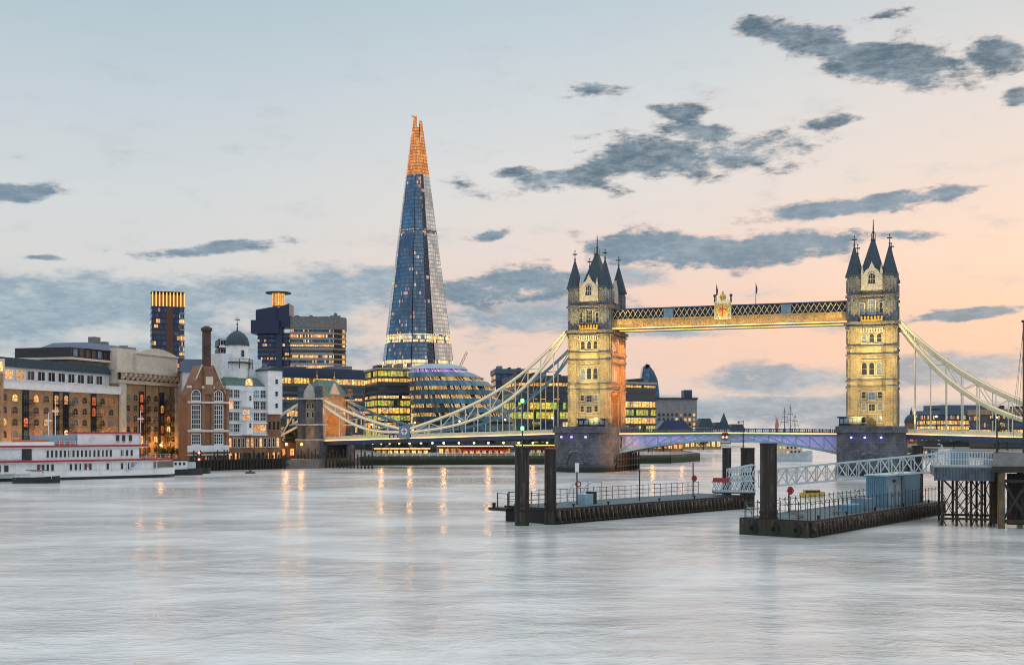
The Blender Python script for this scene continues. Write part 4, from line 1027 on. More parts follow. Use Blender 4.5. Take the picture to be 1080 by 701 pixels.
s = MB(); s.tube((L+2,12,zt+11.5),(L+2,12,zt+17),.5,.3,6); s.ball((L+2,12,zt+15),1.8,8,5); s.box(L-3,L+7,8,16,zt+11.5,zt+13.5); part('rooftop_plant', s, M['concrete'], t)

# long glass offices behind the shore tower
t, L, zt, h = curtain_block('glass_office', 'long glass office under a deep navy roof, golden lit floors behind the gate tower', 262, 417, 585, 640, 398, 3.0, 9, 40, [G['office_dim'], G['office'], G['office_dim'], G['office_dim'], G['office'], G['office_dim'], G['office'], G['office_gold'], G['office_gold']], slab_b, (4.6, M['blue_glass']), .66)
t, L, zt, h = curtain_block('glass_office', 'narrow atrium block with green and gold lit floors left of the rounded city hall', 398, 432, 570, 575, 390, 3.0, 11, 30, [G['office_green'], G['office_gold'], G['office_green'], G['office']], slab_d, (1.0, slab_p), .7)
for k in range(8):
    s = MB(); s.beam((2+(k%2)*5,-.9,4+k*3.0),(7-(k%2)*5,-.9,7+k*3.0),.4); part('brace', s, M['galv'], t)

# the rounded glass hall leaning to one side
HDp = 530; hx, hy = X(486, HDp), HDp+26
t = thing('city_hall', 'rounded glass city hall of tilted rings, dark blue louvres over golden lit floors', 'city hall', (hx, hy, 3.0), 0)
def hall_ring(z):
    q = min(1, (z-3)/(41.4-3))           # 0 base, 1 crown
    xl = [434,434,433.5,432,431,429.5,428,427,426,425.5,427]; xr = [553,551,548,545,540,535,529,523,519,508,490]
    i = min(9, int(q*10)); f = q*10-i
    a = xl[i]+(xl[i+1]-xl[i])*f; b = xr[i]+(xr[i+1]-xr[i])*f
    X0, X1 = X(a, HDp)-hx, X(b, HDp)-hx; rx = (X1-X0)/2; return (X0+X1)/2, rx, min(24, rx*.98+2)
def ring(mb, za, zb, grow=0.0, n=56):
    (ca, ra, da), (cb, rb, db) = hall_ring(za), hall_ring(zb)
    for i in range(n):
        t0, t1 = 2*math.pi*i/n, 2*math.pi*(i+1)/n
        A = lambda c, r, d, th, z: (c+(r+grow)*math.cos(th), (d+grow)*math.sin(th), z)
        u0, u1 = i*2.9, (i+1)*2.9
        mb.face([A(ca,ra,da,t0,za),A(ca,ra,da,t1,za),A(cb,rb,db,t1,zb),A(cb,rb,db,t0,zb)], [(u0,za),(u1,za),(u1,zb),(u0,zb)])
hall_lit = glazing('hall_lit_glass', .97, 60, .6, (.06,.08,.10), warm=((1,.38,.06),(1,.52,.13),(1,.66,.26)), power=.95, mull=.2)
hall_lou = glazing('hall_louvre_glass', .97, 60, .0, (.045,.125,.175), power=0, mull=.12, metal=.5, rough=.22, mullcol=(.04,.07,.10))
nf = 9; fh = (40.0-3)/nf
for k in range(nf):
    za = 3+k*fh; s = MB(); ring(s, za, za+fh*.42, -.6); part('window_band', s, hall_lit, t)
    s = MB(); ring(s, za+fh*.42, za+fh-.02, .3); part('louvre_band', s, hall_lou, t)
    s = MB(); (c, r, d) = hall_ring(za+fh*.42); s.extrude([(c+(r+.7)*math.cos(2*math.pi*i/56), (d+.7)*math.sin(2*math.pi*i/56)) for i in range(56)], za+fh*.40, za+fh*.43); part('floor_rim', s, slab_b, t)
s = MB(); ring(s, 40.0, 41.6, -.3); part('violet_band', s, glazing('violet_glass', .97, 60, .7, (.16,.12,.28), warm=((.5,.2,1),(.7,.4,1),(1,.7,.6)), power=.8, mull=.16), t)
(c, r, d) = hall_ring(41.6); s = MB(); n = 56
for za, zb, ka, kb in ((41.6,42.8,1.04,.95),(42.8,43.8,.95,.7),(43.8,44.4,.7,.35),(44.4,44.6,.35,0.0)):
    for i in range(n):
        a, b = 2*math.pi*i/n, 2*math.pi*(i+1)/n; f = lambda kk, th, z: (c+r*kk*math.cos(th), d*kk*math.sin(th), z)
        s.face([f(ka,a,za),f(ka,b,za),f(kb,b,zb),f(kb,a,zb)] if kb > 0 else [f(ka,a,za),f(ka,b,za),f(0,a,zb)])
part('dome', s, plain('pale_blue_roof', (.24,.33,.40), .35, .3), t, True)

# the glass spire
SD = 1128; scx, scy = X(437.5, SD), SD+30
t = thing('glass_skyscraper', 'tall tapering glass skyscraper with splintered orange glowing tip', 'skyscraper', (scx, scy, 3.0), 0)
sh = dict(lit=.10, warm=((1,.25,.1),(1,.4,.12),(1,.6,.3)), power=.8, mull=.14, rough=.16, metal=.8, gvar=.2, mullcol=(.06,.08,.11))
gm = [glazing('spire_glass_pale', 1.6, 3.9, glass=(.40,.47,.54), **sh), glazing('spire_glass_blue', 1.6, 3.9, glass=(.08,.18,.31), **{**sh, 'lit': .15}), glazing('spire_glass_mid', 1.6, 3.9, glass=(.13,.21,.31), **{**sh, 'lit': .14}),  # facets share one glass; reflected sky and recess shade painted into their tones
      glazing('spire_glass_dark', 3.0, 3.9, glass=(.03,.05,.09), **{**sh, 'lit': .22, 'metal': .3}), glazing('spire_glass_sky_reflection', 3.0, 3.9, glass=(.78,.71,.63), **{**sh, 'lit': .05, 'metal': .6, 'rough': .3, 'mullcol': (.4,.4,.4)})]
gb = glazing('spire_base_glass', 1.6, 3.9, .72, (.10,.18,.30), warm=((1,.5,.08),(1,.7,.2),(1,.82,.4)), power=1.6, mull=.08, metal=.5)
gh = glazing('spire_sky_deck_glass', 1.6, 4.0, .4, (.12,.2,.3), power=.7)
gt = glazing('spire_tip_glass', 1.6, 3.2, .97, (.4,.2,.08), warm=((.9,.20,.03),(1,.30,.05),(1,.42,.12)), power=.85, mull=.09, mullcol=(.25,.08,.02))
ZTOP = 355.0
plan = [(-45,8),(-38,-18),(-4,-38),(16,-34),(24,-28),(46,-4),(36,34),(-30,36)]
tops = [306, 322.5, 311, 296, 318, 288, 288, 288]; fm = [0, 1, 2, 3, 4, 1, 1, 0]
def sp(p, z): k = (ZTOP-z)/(ZTOP-3); return (p[0]*k, p[1]*k, z)
core = MB(); core.extrude([(p[0]*.93,p[1]*.93) for p in plan], 3.0, 262.0, [(p[0]*.93*93/352,p[1]*.93*93/352) for p in plan]); part('dark_core', core, M['dark'], t)
for i in range(8):
    p, q = Vector(plan[i]), Vector(plan[(i+1) % 8]); e = (q-p)*.025; p2, q2 = p+e, q-e
    inw = .975 if fm[i] == 3 else 1.0
    p2, q2 = p2*inw, q2*inw
    L = (q2-p2).length
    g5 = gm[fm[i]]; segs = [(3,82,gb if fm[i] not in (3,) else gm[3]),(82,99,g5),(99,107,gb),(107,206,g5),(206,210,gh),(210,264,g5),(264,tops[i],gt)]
    for nm, lst in (('glass_facet', segs[:6]), ('glowing_tip', segs[6:])):
        s = MB(); mats = []
        for a, b, mt in lst:
            if mt not in mats: mats.append(mt)
            s.cur = mats.index(mt); P0, P1, P2, P3 = sp(p2,a), sp(q2,a), sp(q2,b), sp(p2,b)
            ka, kb = (ZTOP-a)/(ZTOP-3), (ZTOP-b)/(ZTOP-3); o_ = 700+i*90
            s.face([P0,P1,P2,P3], [(o_-L*ka/2,a),(o_+L*ka/2,a),(o_+L*kb/2,b),(o_-L*kb/2,b)])
            dn = Vector((e.y,-e.x,0)).normalized()*-.6
            s.face([Vector(P1)+dn,Vector(P0)+dn,Vector(P3)+dn,Vector(P2)+dn])
        part(nm, s, mats, t)
s = MB(); s.beam((-1.0,-1,262),(-1.6,-.5,322),1.2); s.beam((1.6,0,262),(2.2,.4,316),.9); s.beam((-1.6,-.5,321.6),(-5.5,-.5,323),.7)
for z in (268,276,284,292): s.beam((-3,-1,z),(3,0,z),.5)
part('mast', s, M['dark'], t)

# offices seen past and behind the left bridge tower
t, L, zt, h = curtain_block('glass_office', 'green and gold lit riverside office seen through the left bridge chains', 543, 606, 620, 625, 402, 3.0, 7, 40, [G['office_green'], G['office_green'], G['office_dim'], G['office_green'], G['office_green'], G['office_dim'], G['office_gold']], slab_d, (3.0, slab_d), .68)
t, L, zt, h = curtain_block('glass_office', 'dark glass box rising above the green lit office behind the chains', 523, 556, 720, 722, 394, 3.0, 12, 30, [G['office_navy']], slab_d, (3.0, slab_b), .7)
t, L, zt, h = curtain_block('glass_office', 'yellow green lit office block on the right flank of the left bridge tower', 650, 691, 640, 652, 405, 3.0, 8, 36, [G['office_green'], G['office_gold'], G['office_green'], G['office_gold']], slab_d, (1.2, slab_p), .72)
# curved tower far away
D2 = 2600; t = thing('curved_tower', 'bulging blue glass tower with slanted top far behind the left bridge tower', 'skyscraper', (X(683,D2), D2, 3.0), 0)
prof = [(-19,3),(27,3),(27,62),(26,100),(22,128),(14,146),(5,157),(-4,160),(-9,156),(-16,120),(-20,80)]
s = MB(); s.xz(prof, 0, 40); part('glass_body', s, glazing('far_tower_glass', 4.5, 4.2, .08, (.08,.16,.26), power=.9, mull=.12, metal=.5), t)
s = MB(); s.xz([(-4.2,150),(-2,162.5),(5.5,159.5),(5,157.2),(-4,160.2)], -.6, 30); part('crown_edge', s, slab_b, t)
# brick and stone office with rows of square windows
D3 = 980; t = thing('stone_office', 'grey stone office with square lit windows and a blue box on its roof', 'building', (X(692,D3), D3, 3.0), 0)
Lw = X(735,D3)-X(692,D3); zt = Z(421,D3)
bx('wall', 0, Lw, 0, 30, 3, zt, 'concrete'); bx('cornice', -.8, Lw+.8, -1.0, 31, zt, zt+1.4, 'dark'); bx('roof_box', Lw*.7, Lw*.9, 4, 20, zt+1.4, zt+8, 'navy')
for r_ in range(6):
    for c_ in range(9): put('window', window_mesh(2.0, 2.4, 'concrete', random.choice(('pane_dark','pane_dark','pane_yellow','pane_warm')) if c_ > 2 else 'pane_dark', 0, .3, 1, 1), t, (2.6+c_*(Lw-5)/8, 0, 6+r_*4.0-.6+.0 if 6+r_*4.0+2 < zt else zt-3.2))
# low roofs, a shed and a church spire further along
def low_house(label, px0, px1, d, ytop, roof='slate', wall='concrete', lit='pane_warm', n=4):
    global t
    L_ = X(px1,d)-X(px0,d); zt_ = Z(ytop,d); t = thing('low_building', label, 'building', (X(px0,d), d, 3.0), 0, 'low buildings along the far bank')
    ze = 3+(zt_-3)*.66
    bx('wall', 0, L_, 0, 18, 3, ze, wall); s = MB(); s.xz([(-.6,ze),(L_+.6,ze),(L_*.8,zt_),(L_*.2,zt_)], -.8, 18.8); part('roof', s, M[roof], t)
    for k in range(n): put('window', window_mesh(L_/n*.5, (ze-3)*.3, wall, lit if random.random() < .6 else 'pane_dark', 0, .2, 2, 1), t, (L_*(k+.5)/n, 0, 3+(ze-3)*.45))
    return L_, ze, zt_
low_house('curved dark roofed hall with a yellow lit front below the stone office', 694, 728, 760, 443, 'navy', 'brick_tan', 'pane_yellow')
low_house('grey roofed low building right of the stone office', 737, 752, 900, 441)
low_house('pale low building with yellow lit upper floor under the church spire', 752, 770, 1000, 445, 'slate', 'stucco', 'pane_yellow')
low_house('small dim house at the right end of the low roofs', 769, 786, 1050, 447)
d = 1150; t = thing('church', 'tiny dark church tower with pointed spire above the low roofs', 'church', (X(764,d), d, 3.0), 0)
bx('tower', -3.5, 3.5, 0, 7, 3, Z(445,d), 'concrete'); s = MB(); s.extrude([(-3.2,.2),(3.2,.2),(3.2,6.8),(-3.2,6.8)], Z(445,d), Z(435,d), ngon(0,3.4,.1,4)); part('spire', s, M['slate'], t); bx('nave', -13, -3.6, 0, 9, 3, Z(448,d), 'concrete')
# domed cathedral and lit offices to the right
d = 1500; t = thing('cathedral', 'domed cathedral far away just right of the right pier, brick lit drum', 'cathedral', (X(965,d), d, 3.0), 0)
bx('nave', -16, 16, 0, 40, 3, Z(452,d), 'concrete')
s = MB(); s.extrude(ngon(0,14,8.2,16), Z(452,d), Z(445.5,d)); part('drum', s, M['brick_red'], t)
s = MB(); zb_ = Z(445.5,d); s.lathe(0,14,[(8.8,zb_),(8.4,zb_+3),(7.0,zb_+6.5),(4.4,zb_+9.4),(1.8,zb_+10.8),(1.7,zb_+14),(.9,zb_+15.5),(.2,zb_+20)],18); part('dome', s, M['slate'], t, True)
t, L, zt, h = curtain_block('glass_office', 'stepped modern office with two broad yellow lit floors behind the right chain', 992, 1050, 730, 735, 437, 3.0, 6, 30, [G['office_dim'], G['office_dim'], G['office_dim'], G['office_gold'], G['office_gold'], G['office_dim']], slab_d, (2.6, slab_b), .7)
s = MB(); s.box(3,L+1,3,28,zt+2.65,zt+6.0); part('roof_storey', s, slab_b, t)
for k in range(4):
    s = MB(); s.box(-5+k*.8, .2, .5, 20, 8+k*2.9, 8.5+k*2.9); part('terrace', s, slab_p, t)
t, L, zt, h = curtain_block('glass_office', 'brown office with yellow lit windows at the right edge of the picture', 1049, 1115, 640, 645, 437, 3.0, 5, 26, [G['office_dim'], G['office_gold'], G['office_gold'], G['office_dim']], slab_d, (3.0, M['brick_tan']), .6)
# red crane
d = 900; t = thing('tower_crane', 'red lattice crane jib leaning behind the rounded city hall', 'crane', (X(485.5,d), d, 3.0), 0)
def lattice(mb, p, q, w_, n, th=.3):
    p = Vector(p); q = Vector(q); up = Vector((0,1,0)); a = (q-p).normalized().cross(up).normalized()*w_/2
    mb.beam(p-a,q-a,th); mb.beam(p+a,q+a,th)
    for k in range(n):
        u, v_ = p+(q-p)*(k/n), p+(q-p)*((k+1)/n); mb.beam(u-a*(1 if k%2 else -1), v_+a*(1 if k%2 else -1), th*.8)
s = MB(); lattice(s, (0,0,3), (0,0,Z(388,d)), 2.0, 24); part('mast', s, M['red'], t)
s = MB(); lattice(s, (-1.0,0,Z(389,d)), (X(492.5,d)-X(485.5,d),0,Z(371,d)), 1.5, 8); part('jib', s, M['red'], t)
s = MB(); s.box(-3.6,-.8,-1,1,Z(389,d)-1,Z(389,d)+1); part('cab', s, M['white'], t)

# ------------------------------------------------------------------ embankment and far banks
def path_wall(name, label, pts, z0, z1, th, mat, cat='wall', group=None, kind=None):
    s = MB()
    for a, b in zip(pts, pts[1:]): s.beam((*a,(z0+z1)/2),(*b,(z0+z1)/2), th, z1-z0)
    return single(name, s, mat, label, cat, group)
weedwall = masonry('weedy_wall', (.10,.10,.085), (.07,.075,.06), (.03,.03,.025), 1.6, .7, stain=.6, weed=(1.6, 3.0, (.018,.03,.012)))
path_wall('embankment_wall', 'dark weedy river wall under the left side span, with white railing on top', [(-56.5,435.6),(20,451.6),(62.3,465.6)], -1, 3.3, .8, weedwall)
path_wall('embankment_wall', 'weedy river wall receding beyond the left bridge pier', [(62.6,466),(80.4,505),(86.4,700)], -1, 3.3, .8, weedwall)
path_wall('embankment_wall', 'far right river wall under the right side span', [(211.6,420),(231.6,640),(261.6,1000)], -1, 3.3, .8, weedwall)
t = thing('riverside_railing', 'white riverside railing on the embankment under the left side span', 'railing', (-56.5,435.6,3.3))
pts = [(-56.5,435.6),(20,451.6),(62.3,465.6)]
s = MB()
for z in (3.75, 4.15, 4.5):
    for a, b in zip(pts, pts[1:]): s.beam((a[0]+56.5,a[1]-435.6,z),(b[0]+56.5,b[1]-435.6,z),.12,.12)
part('rails', s, M['white'], t)
pm = MB(); pm.box(-.14,.14,-.14,.14,0,1.35); pm.box(-.2,.2,-.2,.2,1.35,1.5); pm = pm.mesh('post', [M['white']])
for (a, b, n) in ((pts[0],pts[1],24),(pts[1],pts[2],13)):
    for k in range(n): put('post', pm, t, (a[0]+(b[0]-a[0])*k/n+56.5, a[1]+(b[1]-a[1])*k/n-435.6, 3.3))
# riverside cafe glowing below the deck
def pavilion(label, px0, px1, d, ytop, lit, awn, n=9):
    global t
    L_ = X(px1,d)-X(px0,d); t = thing('riverside_pavilion', label, 'pavilion', (X(px0,d), d, 3.1), R(8)); zt_ = Z(ytop,d)
    bx('wall', 0, L_, 0, 8, 3.1, zt_, 'brick_tan'); bx('roof', -.8, L_+.8, -1.6, 8.6, zt_, zt_+.5, 'dark')
    me = window_mesh(L_/n*.66, (zt_-3.1)*.55, 'dark', lit, 0, .12, 2, 1)
    for k in range(n): put('window', me, t, (L_*(k+.5)/n, 0, 3.1+(zt_-3.1)*.24))
    s = MB(); s.box(-.6,L_+.6,-1.72,-1.61,zt_+.1,zt_+.4); part('light_strip', s, M['led'], t)
    if awn:
        s = MB(); z_ = zt_-.25; s.yz([(-2.6,z_-1.2),(-.02,z_),(-.02,z_-.2),(-2.6,z_-1.4)], L_*.3, L_*.95); part('awning', s, M[awn], t)
pavilion('long low cafe with red awning glowing orange under the left side span', 462, 540, 462, 471, 'pane_warm', 'red', 12)
pavilion('low yellow lit kiosk below the span, left of the red awning cafe', 396, 452, 470, 473.5, 'pane_yellow', None, 9)
pavilion('small yellow lit pavilion right of the red awning cafe', 545, 592, 468, 470, 'pane_yellow', 'orange', 7)
pavilion('low orange lit terrace seen under the opening roadway', 676, 722, 560, 464, 'pane_warm', None, 8)
pavilion('yellow lit riverside front at the right of the orange terrace', 722, 762, 620, 462, 'pane_yellow', None, 7)

def lamp_proto(h=4.6, globe='lamp_orange', r=.42):
    p = MB(); p.tube((0,0,0),(0,0,h),.13,.08,7); p.tube((0,0,0),(0,0,.7),.26,.2,7); p.box(-.5,.5,-.06,.06,h-.35,h-.25)
    g = MB(); g.ball((0,0,h+.3),r,8,6)
    return p.mesh('lamp_post', [M['dark']]), g.mesh('lamp_globe', [M[globe]])
lp, lg = lamp_proto()
def lamp(label, x, y, z, group='glowing lamps along the left embankment', meshes=None, light=None):
    t_ = thing('street_lamp', label, 'street lamp', (x, y, z), 0, group)
    a, b = meshes or (lp, lg); put('post', a, t_, (0,0,z)); put('globe', b, t_, (0,0,z))
    if light:
        l = bpy.data.lights.new('lamp_light', 'POINT'); l.energy = light; l.color = (1,.45,.12); l.shadow_soft_size = .8
        o = bpy.data.objects.new('lamp_light', l); COL.objects.link(o); o.parent = t_; o.location = (0,-.6,4.9)
for i, px in enumerate((372,384,393,402,411,421,432,444,456,468,484,500,515,531,547,562,577,590)):
    d = 441+(px-384)*.075
    lamp('glowing orange lamp on the white railed embankment under the left side span', X(px,d), d, 3.3, light=900 if i % 3 == 0 else None)
for i, (px, d) in enumerate(((688,490),(697,510),(707,535),(719,560),(736,600),(748,640))):
    lamp('glowing orange lamp on the receding bank beyond the left bridge pier', X(px,d), d, 3.3, 'glowing lamps beyond the left pier', light=900 if i % 3 == 0 else None)
for q in (4, 13, 22, 31, 40, 52, 64, 76, 88):
    lamp('small glowing quay lamp at the foot of the brick warehouses', p0[0]+WD[0]*q+3.2, p0[1]+WD[1]*q-1.0, 3.1, 'quay lamps along the warehouses', light=900 if q % 2 else 1300)
for px, d in ((287,404),(302,408),(318,402)):
    lamp('bright orange lamp on the quay at the foot of the small gate tower', X(px,d), d, 3.3, 'orange lamps at the gate tower foot', light=1100)
lp2, lg2 = lamp_proto(5.0, 'lamp_white', .3)
def on_deck(base, sg, x, y): return (base[0]+sg*x*UX+y*VX, base[1]+sg*x*UY+y*VY, 12.0-(x-9.6)/90.4*2.6+.05)
for k in range(5): lamp('slim dark lamp with white globe on the left side span deck', *on_deck(SP,-1,18+k*17,8.2), 'lamps on the left side span', (lp2,lg2))
for k in range(5): lamp('slim dark lamp with white globe on the right side span deck', *on_deck(NP,1,18+k*17,8.2), 'lamps on the right side span', (lp2,lg2))
# lamp standards and signal at the middle of the opening roadway
x, y = blocal(SPAN/2+5.5, -8.9); t = thing('bridge_lamp_standard', 'tall dark double armed lamp standard at mid span of the opening roadway', 'lamp post', (x, y, 6.5), BA)
s = MB(); s.tube((0,0,6.5),(0,0,16.0),.2,.12,7); s.box(-1.7,.1,-.08,.08,14.2,14.4); s.box(-1.5,.1,-.08,.08,15.5,15.7); part('post', s, M['dark'], t)
s = MB(); s.box(-1.9,-1.2,-.2,.2,13.8,14.2); s.box(-1.7,-1.1,-.2,.2,15.1,15.5); part('lantern', s, M['dark'], t)
x, y = blocal(SPAN/2, -9.1); t = thing('navigation_light', 'red navigation lights in the middle of the opening roadway edge', 'signal light', (x, y, 10.2), BA)
s = MB(); s.box(-.9,.9,-.15,.15,10.2,12.2); part('bracket', s, M['dark'], t)
for xx in (-.55,.55):
    s = MB(); s.ball((xx,-.3,10.8),.36,8,5); part('red_lamp', s, M['lamp_red'], t)

# far bank under the right side span: low lit quays, boats and a distant low bridge
low_house('low lit waterside building behind the right bridge pier', 958, 985, 900, 458, 'navy', 'brick_red', 'pane_red')
low_house('long low terrace with warm windows under the right side span', 985, 1046, 760, 459.5, 'slate', 'brick_tan', 'pane_yellow', 9)
low_house('low red lit building at the right end under the side span', 1046, 1110, 700, 460, 'navy', 'brick_red', 'pane_warm', 8)
t = thing('distant_bridge', 'low flat road bridge far upstream seen under the right side span', 'bridge', (X(668,1240), 1240, 0), R(2))
bx('deck', 0, X(1010,1240)-X(668,1240), 0, 20, 8.5, 11.5, 'concrete')
for k in range(5): bx('bridge_pier', 30+k*66, 38+k*66, 2, 18, -1, 8.49, 'granite')
s = MB(); s.box(0, X(1010,1240)-X(668,1240), -.6, -.2, 9.2, 9.9); part('light_strip', s, M['led'], t)

d = 413; t = thing('quay_house', 'low brick quay house glowing orange between the brewhouse and the small gate tower', 'building', (X(292,d), d, 3.1), R(20))
bx('wall', 0, 11, 0, 7, 3.1, 8.6, 'brick_red'); bx('roof', -.4, 11.4, -.5, 7.4, 8.6, 9.1, 'dark')
for k in range(3): put('window', window_mesh(1.8, 2.4, 'brick_red', 'pane_warm', .3, .2, 2, 2), t, (2+k*3.5, 0, 4.2))
# trees
leafm = []
for i, c in enumerate(((.035,.065,.022),(.055,.09,.028),(.028,.05,.022))):
    leafm.append(plain('foliage_%s' % ('dark','mid','deep')[i], c, .8, 0, .5, .8))
bark = plain('bark', (.05,.04,.03), .9, 0, .3)
def tree_protos(n, seed):
    out = []
    for q in range(n):
        rr = random.Random(seed+q); h = 1.0; tr = MB()
        tr.tube((0,0,0),(.02,.01,.5),.035,.02,7)
        cl = []
        for k in range(9):
            a = rr.uniform(0,6.28); rad = rr.uniform(.08,.34); z = rr.uniform(.38,.92); rad *= 1.15-abs(z-.6)
            c = Vector((rad*math.cos(a), rad*math.sin(a), z)); cl.append((c, rr.uniform(.12,.2)))
            tr.tube((.01,.005,rr.uniform(.25,.45)), c, .014, .004, 5)
        f = MB()
        for c, r_ in cl:
            for k in range(150):
                v = Vector((rr.gauss(0,1), rr.gauss(0,1), rr.gauss(0,.8))).normalized()*r_*rr.uniform(.35,1.0)**.5
                p = c+v; a = Vector((rr.gauss(0,1),rr.gauss(0,1),rr.gauss(0,1))).normalized(); b = a.orthogonal().normalized(); s_ = rr.uniform(.016,.034)
                f.cur = rr.choice((0,0,1,2)); f.face([p-a*s_,p-b*s_*.6,p+a*s_,p+b*s_*.6])
        out.append((tr.mesh('trunk',[bark]), f.mesh('crown', leafm)))
    return out
TP = tree_protos(4, 50)
def tree(label, x, y, z, h, w=1.0, group='trees on the left bank', name='broadleaf_tree'):
    t_ = thing(name, label, 'tree', (x, y, z), random.uniform(0,6.28), group)
    a, b = random.choice(TP)
    for nm, me in (('trunk',a),('crown',b)):
        o = put(nm, me, t_, (0,0,z)); o.scale = (h*w, h*w, h)
for px, d, h in ((296,424,9),(304,430,13),(312,424,11),(322,428,10)): tree('dark bushy tree between the brewhouse and the small gate tower', X(px,d), d, 3.1, h, 1.0, 'trees left of the gate tower')
for px, d, h in ((404,505,8),(412,500,10),(420,498,9),(428,500,10.5),(436,496,9),(444,498,7.5),(452,494,6.5)): tree('dark green tree at the foot of the rounded city hall', X(px,d), d, 3.1, h, 1.05, 'trees in front of the city hall')
for px, d, h in ((552,520,11),(560,524,13),(569,520,12),(578,526,10)): tree('green lit looking tree in front of the office behind the left chains', X(px,d), d, 3.1, h, 1.0, 'trees behind the left chains')
for px, d, h in ((684,520,7),(700,560,8),(716,600,9),(733,640,10),(742,600,9),(756,700,9)): tree('small dark tree on the bank seen under the opening roadway', X(px,d), d, 3.1, h, 1.2, 'trees under the opening roadway')
for px, d, h in ((1053,600,13),(1062,596,11),(1006,640,8)): tree('dark tree on the far right bank', X(px,d), d, 3.1, h, 1.0, 'trees on the right bank')
for k in range(5):
    x = p1[0]+WD[0]*(18+k*4.2)+5; y = p1[1]+WD[1]*(18+k*4.2)-1; tree('low dark shrub on the quay in front of the warehouse end block', x, y, 3.0, 4.2, 1.3, 'quay shrubs', 'quay_shrub')

# timber piles along the brewhouse and under the shore tower
pp = MB(); pp.tube((0,0,-1),(0,0,5.6),.3,.26,7); pp = [pp.mesh('timber_pile',[M['timber']])]
q = MB(); q.tube((0,0,-1),(.12,0,6.6),.27,.22,7); pp.append(q.mesh('timber_pile',[M['timber']]))
q = MB(); q.tube((0,0,-1),(-.1,.05,4.8),.33,.28,7); pp.append(q.mesh('timber_pile',[M['timber']]))
def pile_at(x, y, label, group):
    o = bpy.data.objects.new('timber_pile', random.choice(pp)); COL.objects.link(o); o.location = (x, y, 0); o.rotation_euler = (0,0,random.uniform(0,6)); tag(o, label, 'pile', group); return o
for k in range(30):
    f = k/29; L_ = 35*f
    x = BH0[0]+math.cos(BHA)*L_+1.5; y = BH0[1]+math.sin(BHA)*L_-2.4+random.uniform(-.3,.3)
    pile_at(x, y, 'dark upright timber pile in the row along the brewhouse front', 'timber piles along the brewhouse')
for k in range(22):
    xl = -104+k*1.35; x, y = blocal(xl, -15.0 if xl < -94 else -12.2); pile_at(x, y+random.uniform(-.2,.2), 'dark upright timber pile standing below the small gate tower and span end', 'timber piles under the span end')
s = MB(); a = (BH0[0]+1.5, BH0[1]-2.0); b = (BH0[0]+math.cos(BHA)*37+1.5, BH0[1]+math.sin(BHA)*37-2.0)
s.beam((*a,3.3),(*b,3.3),.35,.5); s.beam((*a,1.4),(*b,1.4),.3,.4); s.beam((a[0]-.4,a[1]+1.0,1.2),(b[0]-.4,b[1]+1.0,1.2),.6,4.4)
single('timber_waling', s, M['timber'], 'long horizontal timbers tying the pile row along the brewhouse', 'waling')

# ------------------------------------------------------------------ boats
def ring_buoy_at(mb, c, r=.4):
    for i in range(12):
        a, b = 2*math.pi*i/12, 2*math.pi*(i+1)/12; mb.beam((c[0]+r*math.cos(a),c[1],c[2]+r*math.sin(a)),(c[0]+r*math.cos(b),c[1],c[2]+r*math.sin(b)),.14,.14)
BT = math.atan2(32, 34); bo = (-136.0, 292.3)
t = thing('paddle_boat', 'long white paddle boat with red trim bands and two window decks on the left', 'boat', (*bo, 0.0), BT)
L_ = 55.5
hull = MB(); n = 24
def hw(x): q = x/L_; return 5.4*min(1, (.30+1.9*min(q, .37)) if q < .37 else 1)*(1 if q < .86 else max(.25, 1-((q-.86)/.14)**2*.7))
xs = [L_*k/n for k in range(n+1)]
for a, b in zip(xs, xs[1:]):
    for sy in (-1, 1):
        hull.cur = 1; hull.face([(a,sy*hw(a)*.9,-.6),(b,sy*hw(b)*.9,-.6),(b,sy*hw(b),.75),(a,sy*hw(a),.75)])
        hull.cur = 0; hull.face([(a,sy*hw(a),.75),(b,sy*hw(b),.75),(b,sy*(hw(b)+.1),2.2+.5*max(0,(b/L_-.8)*3)),(a,sy*(hw(a)+.1),2.2+.5*max(0,(a/L_-.8)*3))])
    hull.cur = 0; hull.face([(a,-hw(a),1.9),(b,-hw(b),1.9),(b,hw(b),1.9),(a,hw(a),1.9)])
hull.cur = 1; hull.face([(L_,-hw(L_),-.6),(L_,hw(L_),-.6),(L_,hw(L_),.75),(L_,-hw(L_),.75)]); hull.cur = 0; hull.face([(L_,-hw(L_),.75),(L_,hw(L_),.75),(L_,hw(L_),2.5),(L_,-hw(L_),2.5)])
part('hull', hull, [M['white'], M['dark']], t)
bx('lower_deckhouse', 1, 47.5, -5.0, 5.0, 1.9, 4.5, 'white'); bx('upper_deckhouse', 1, 43.5, -4.9, 4.9, 4.95, 8.3, 'white')
bx('open_lounge', .8, 14.6, -5.06, -4.95, 5.4, 7.9, 'white_wood')
bx('main_deck', .5, 52.5, -5.7, 5.7, 4.5, 4.7, 'white'); bx('red_trim', .4, 52.7, -5.85, 5.85, 4.7, 5.2, 'red'); bx('top_deck', .5, 45.8, -5.6, 5.6, 8.3, 8.5, 'white'); bx('red_trim', .4, 46.0, -5.75, 5.75, 8.5, 9.0, 'red')
bx('cabin', 27.2, 36.8, -3.2, 3.2, 9.0, 12.0, 'white'); bx('wheelhouse', 36.9, 44.5, -3.0, 3.0, 9.0, 12.0, 'white'); bx('red_trim', 26.8, 44.9, -3.5, 3.5, 12.0, 12.4, 'red')
bx('deck_shelter', 17, 27, -2.6, 2.6, 9.0, 11.6, 'blue_paint'); bx('orange_cover', 10.5, 19, -4.6, -2.7, 9.0, 10.4, 'orange'); bx('white_bulwark', .6, 20, -5.7, -5.5, 9.0, 9.9, 'white')
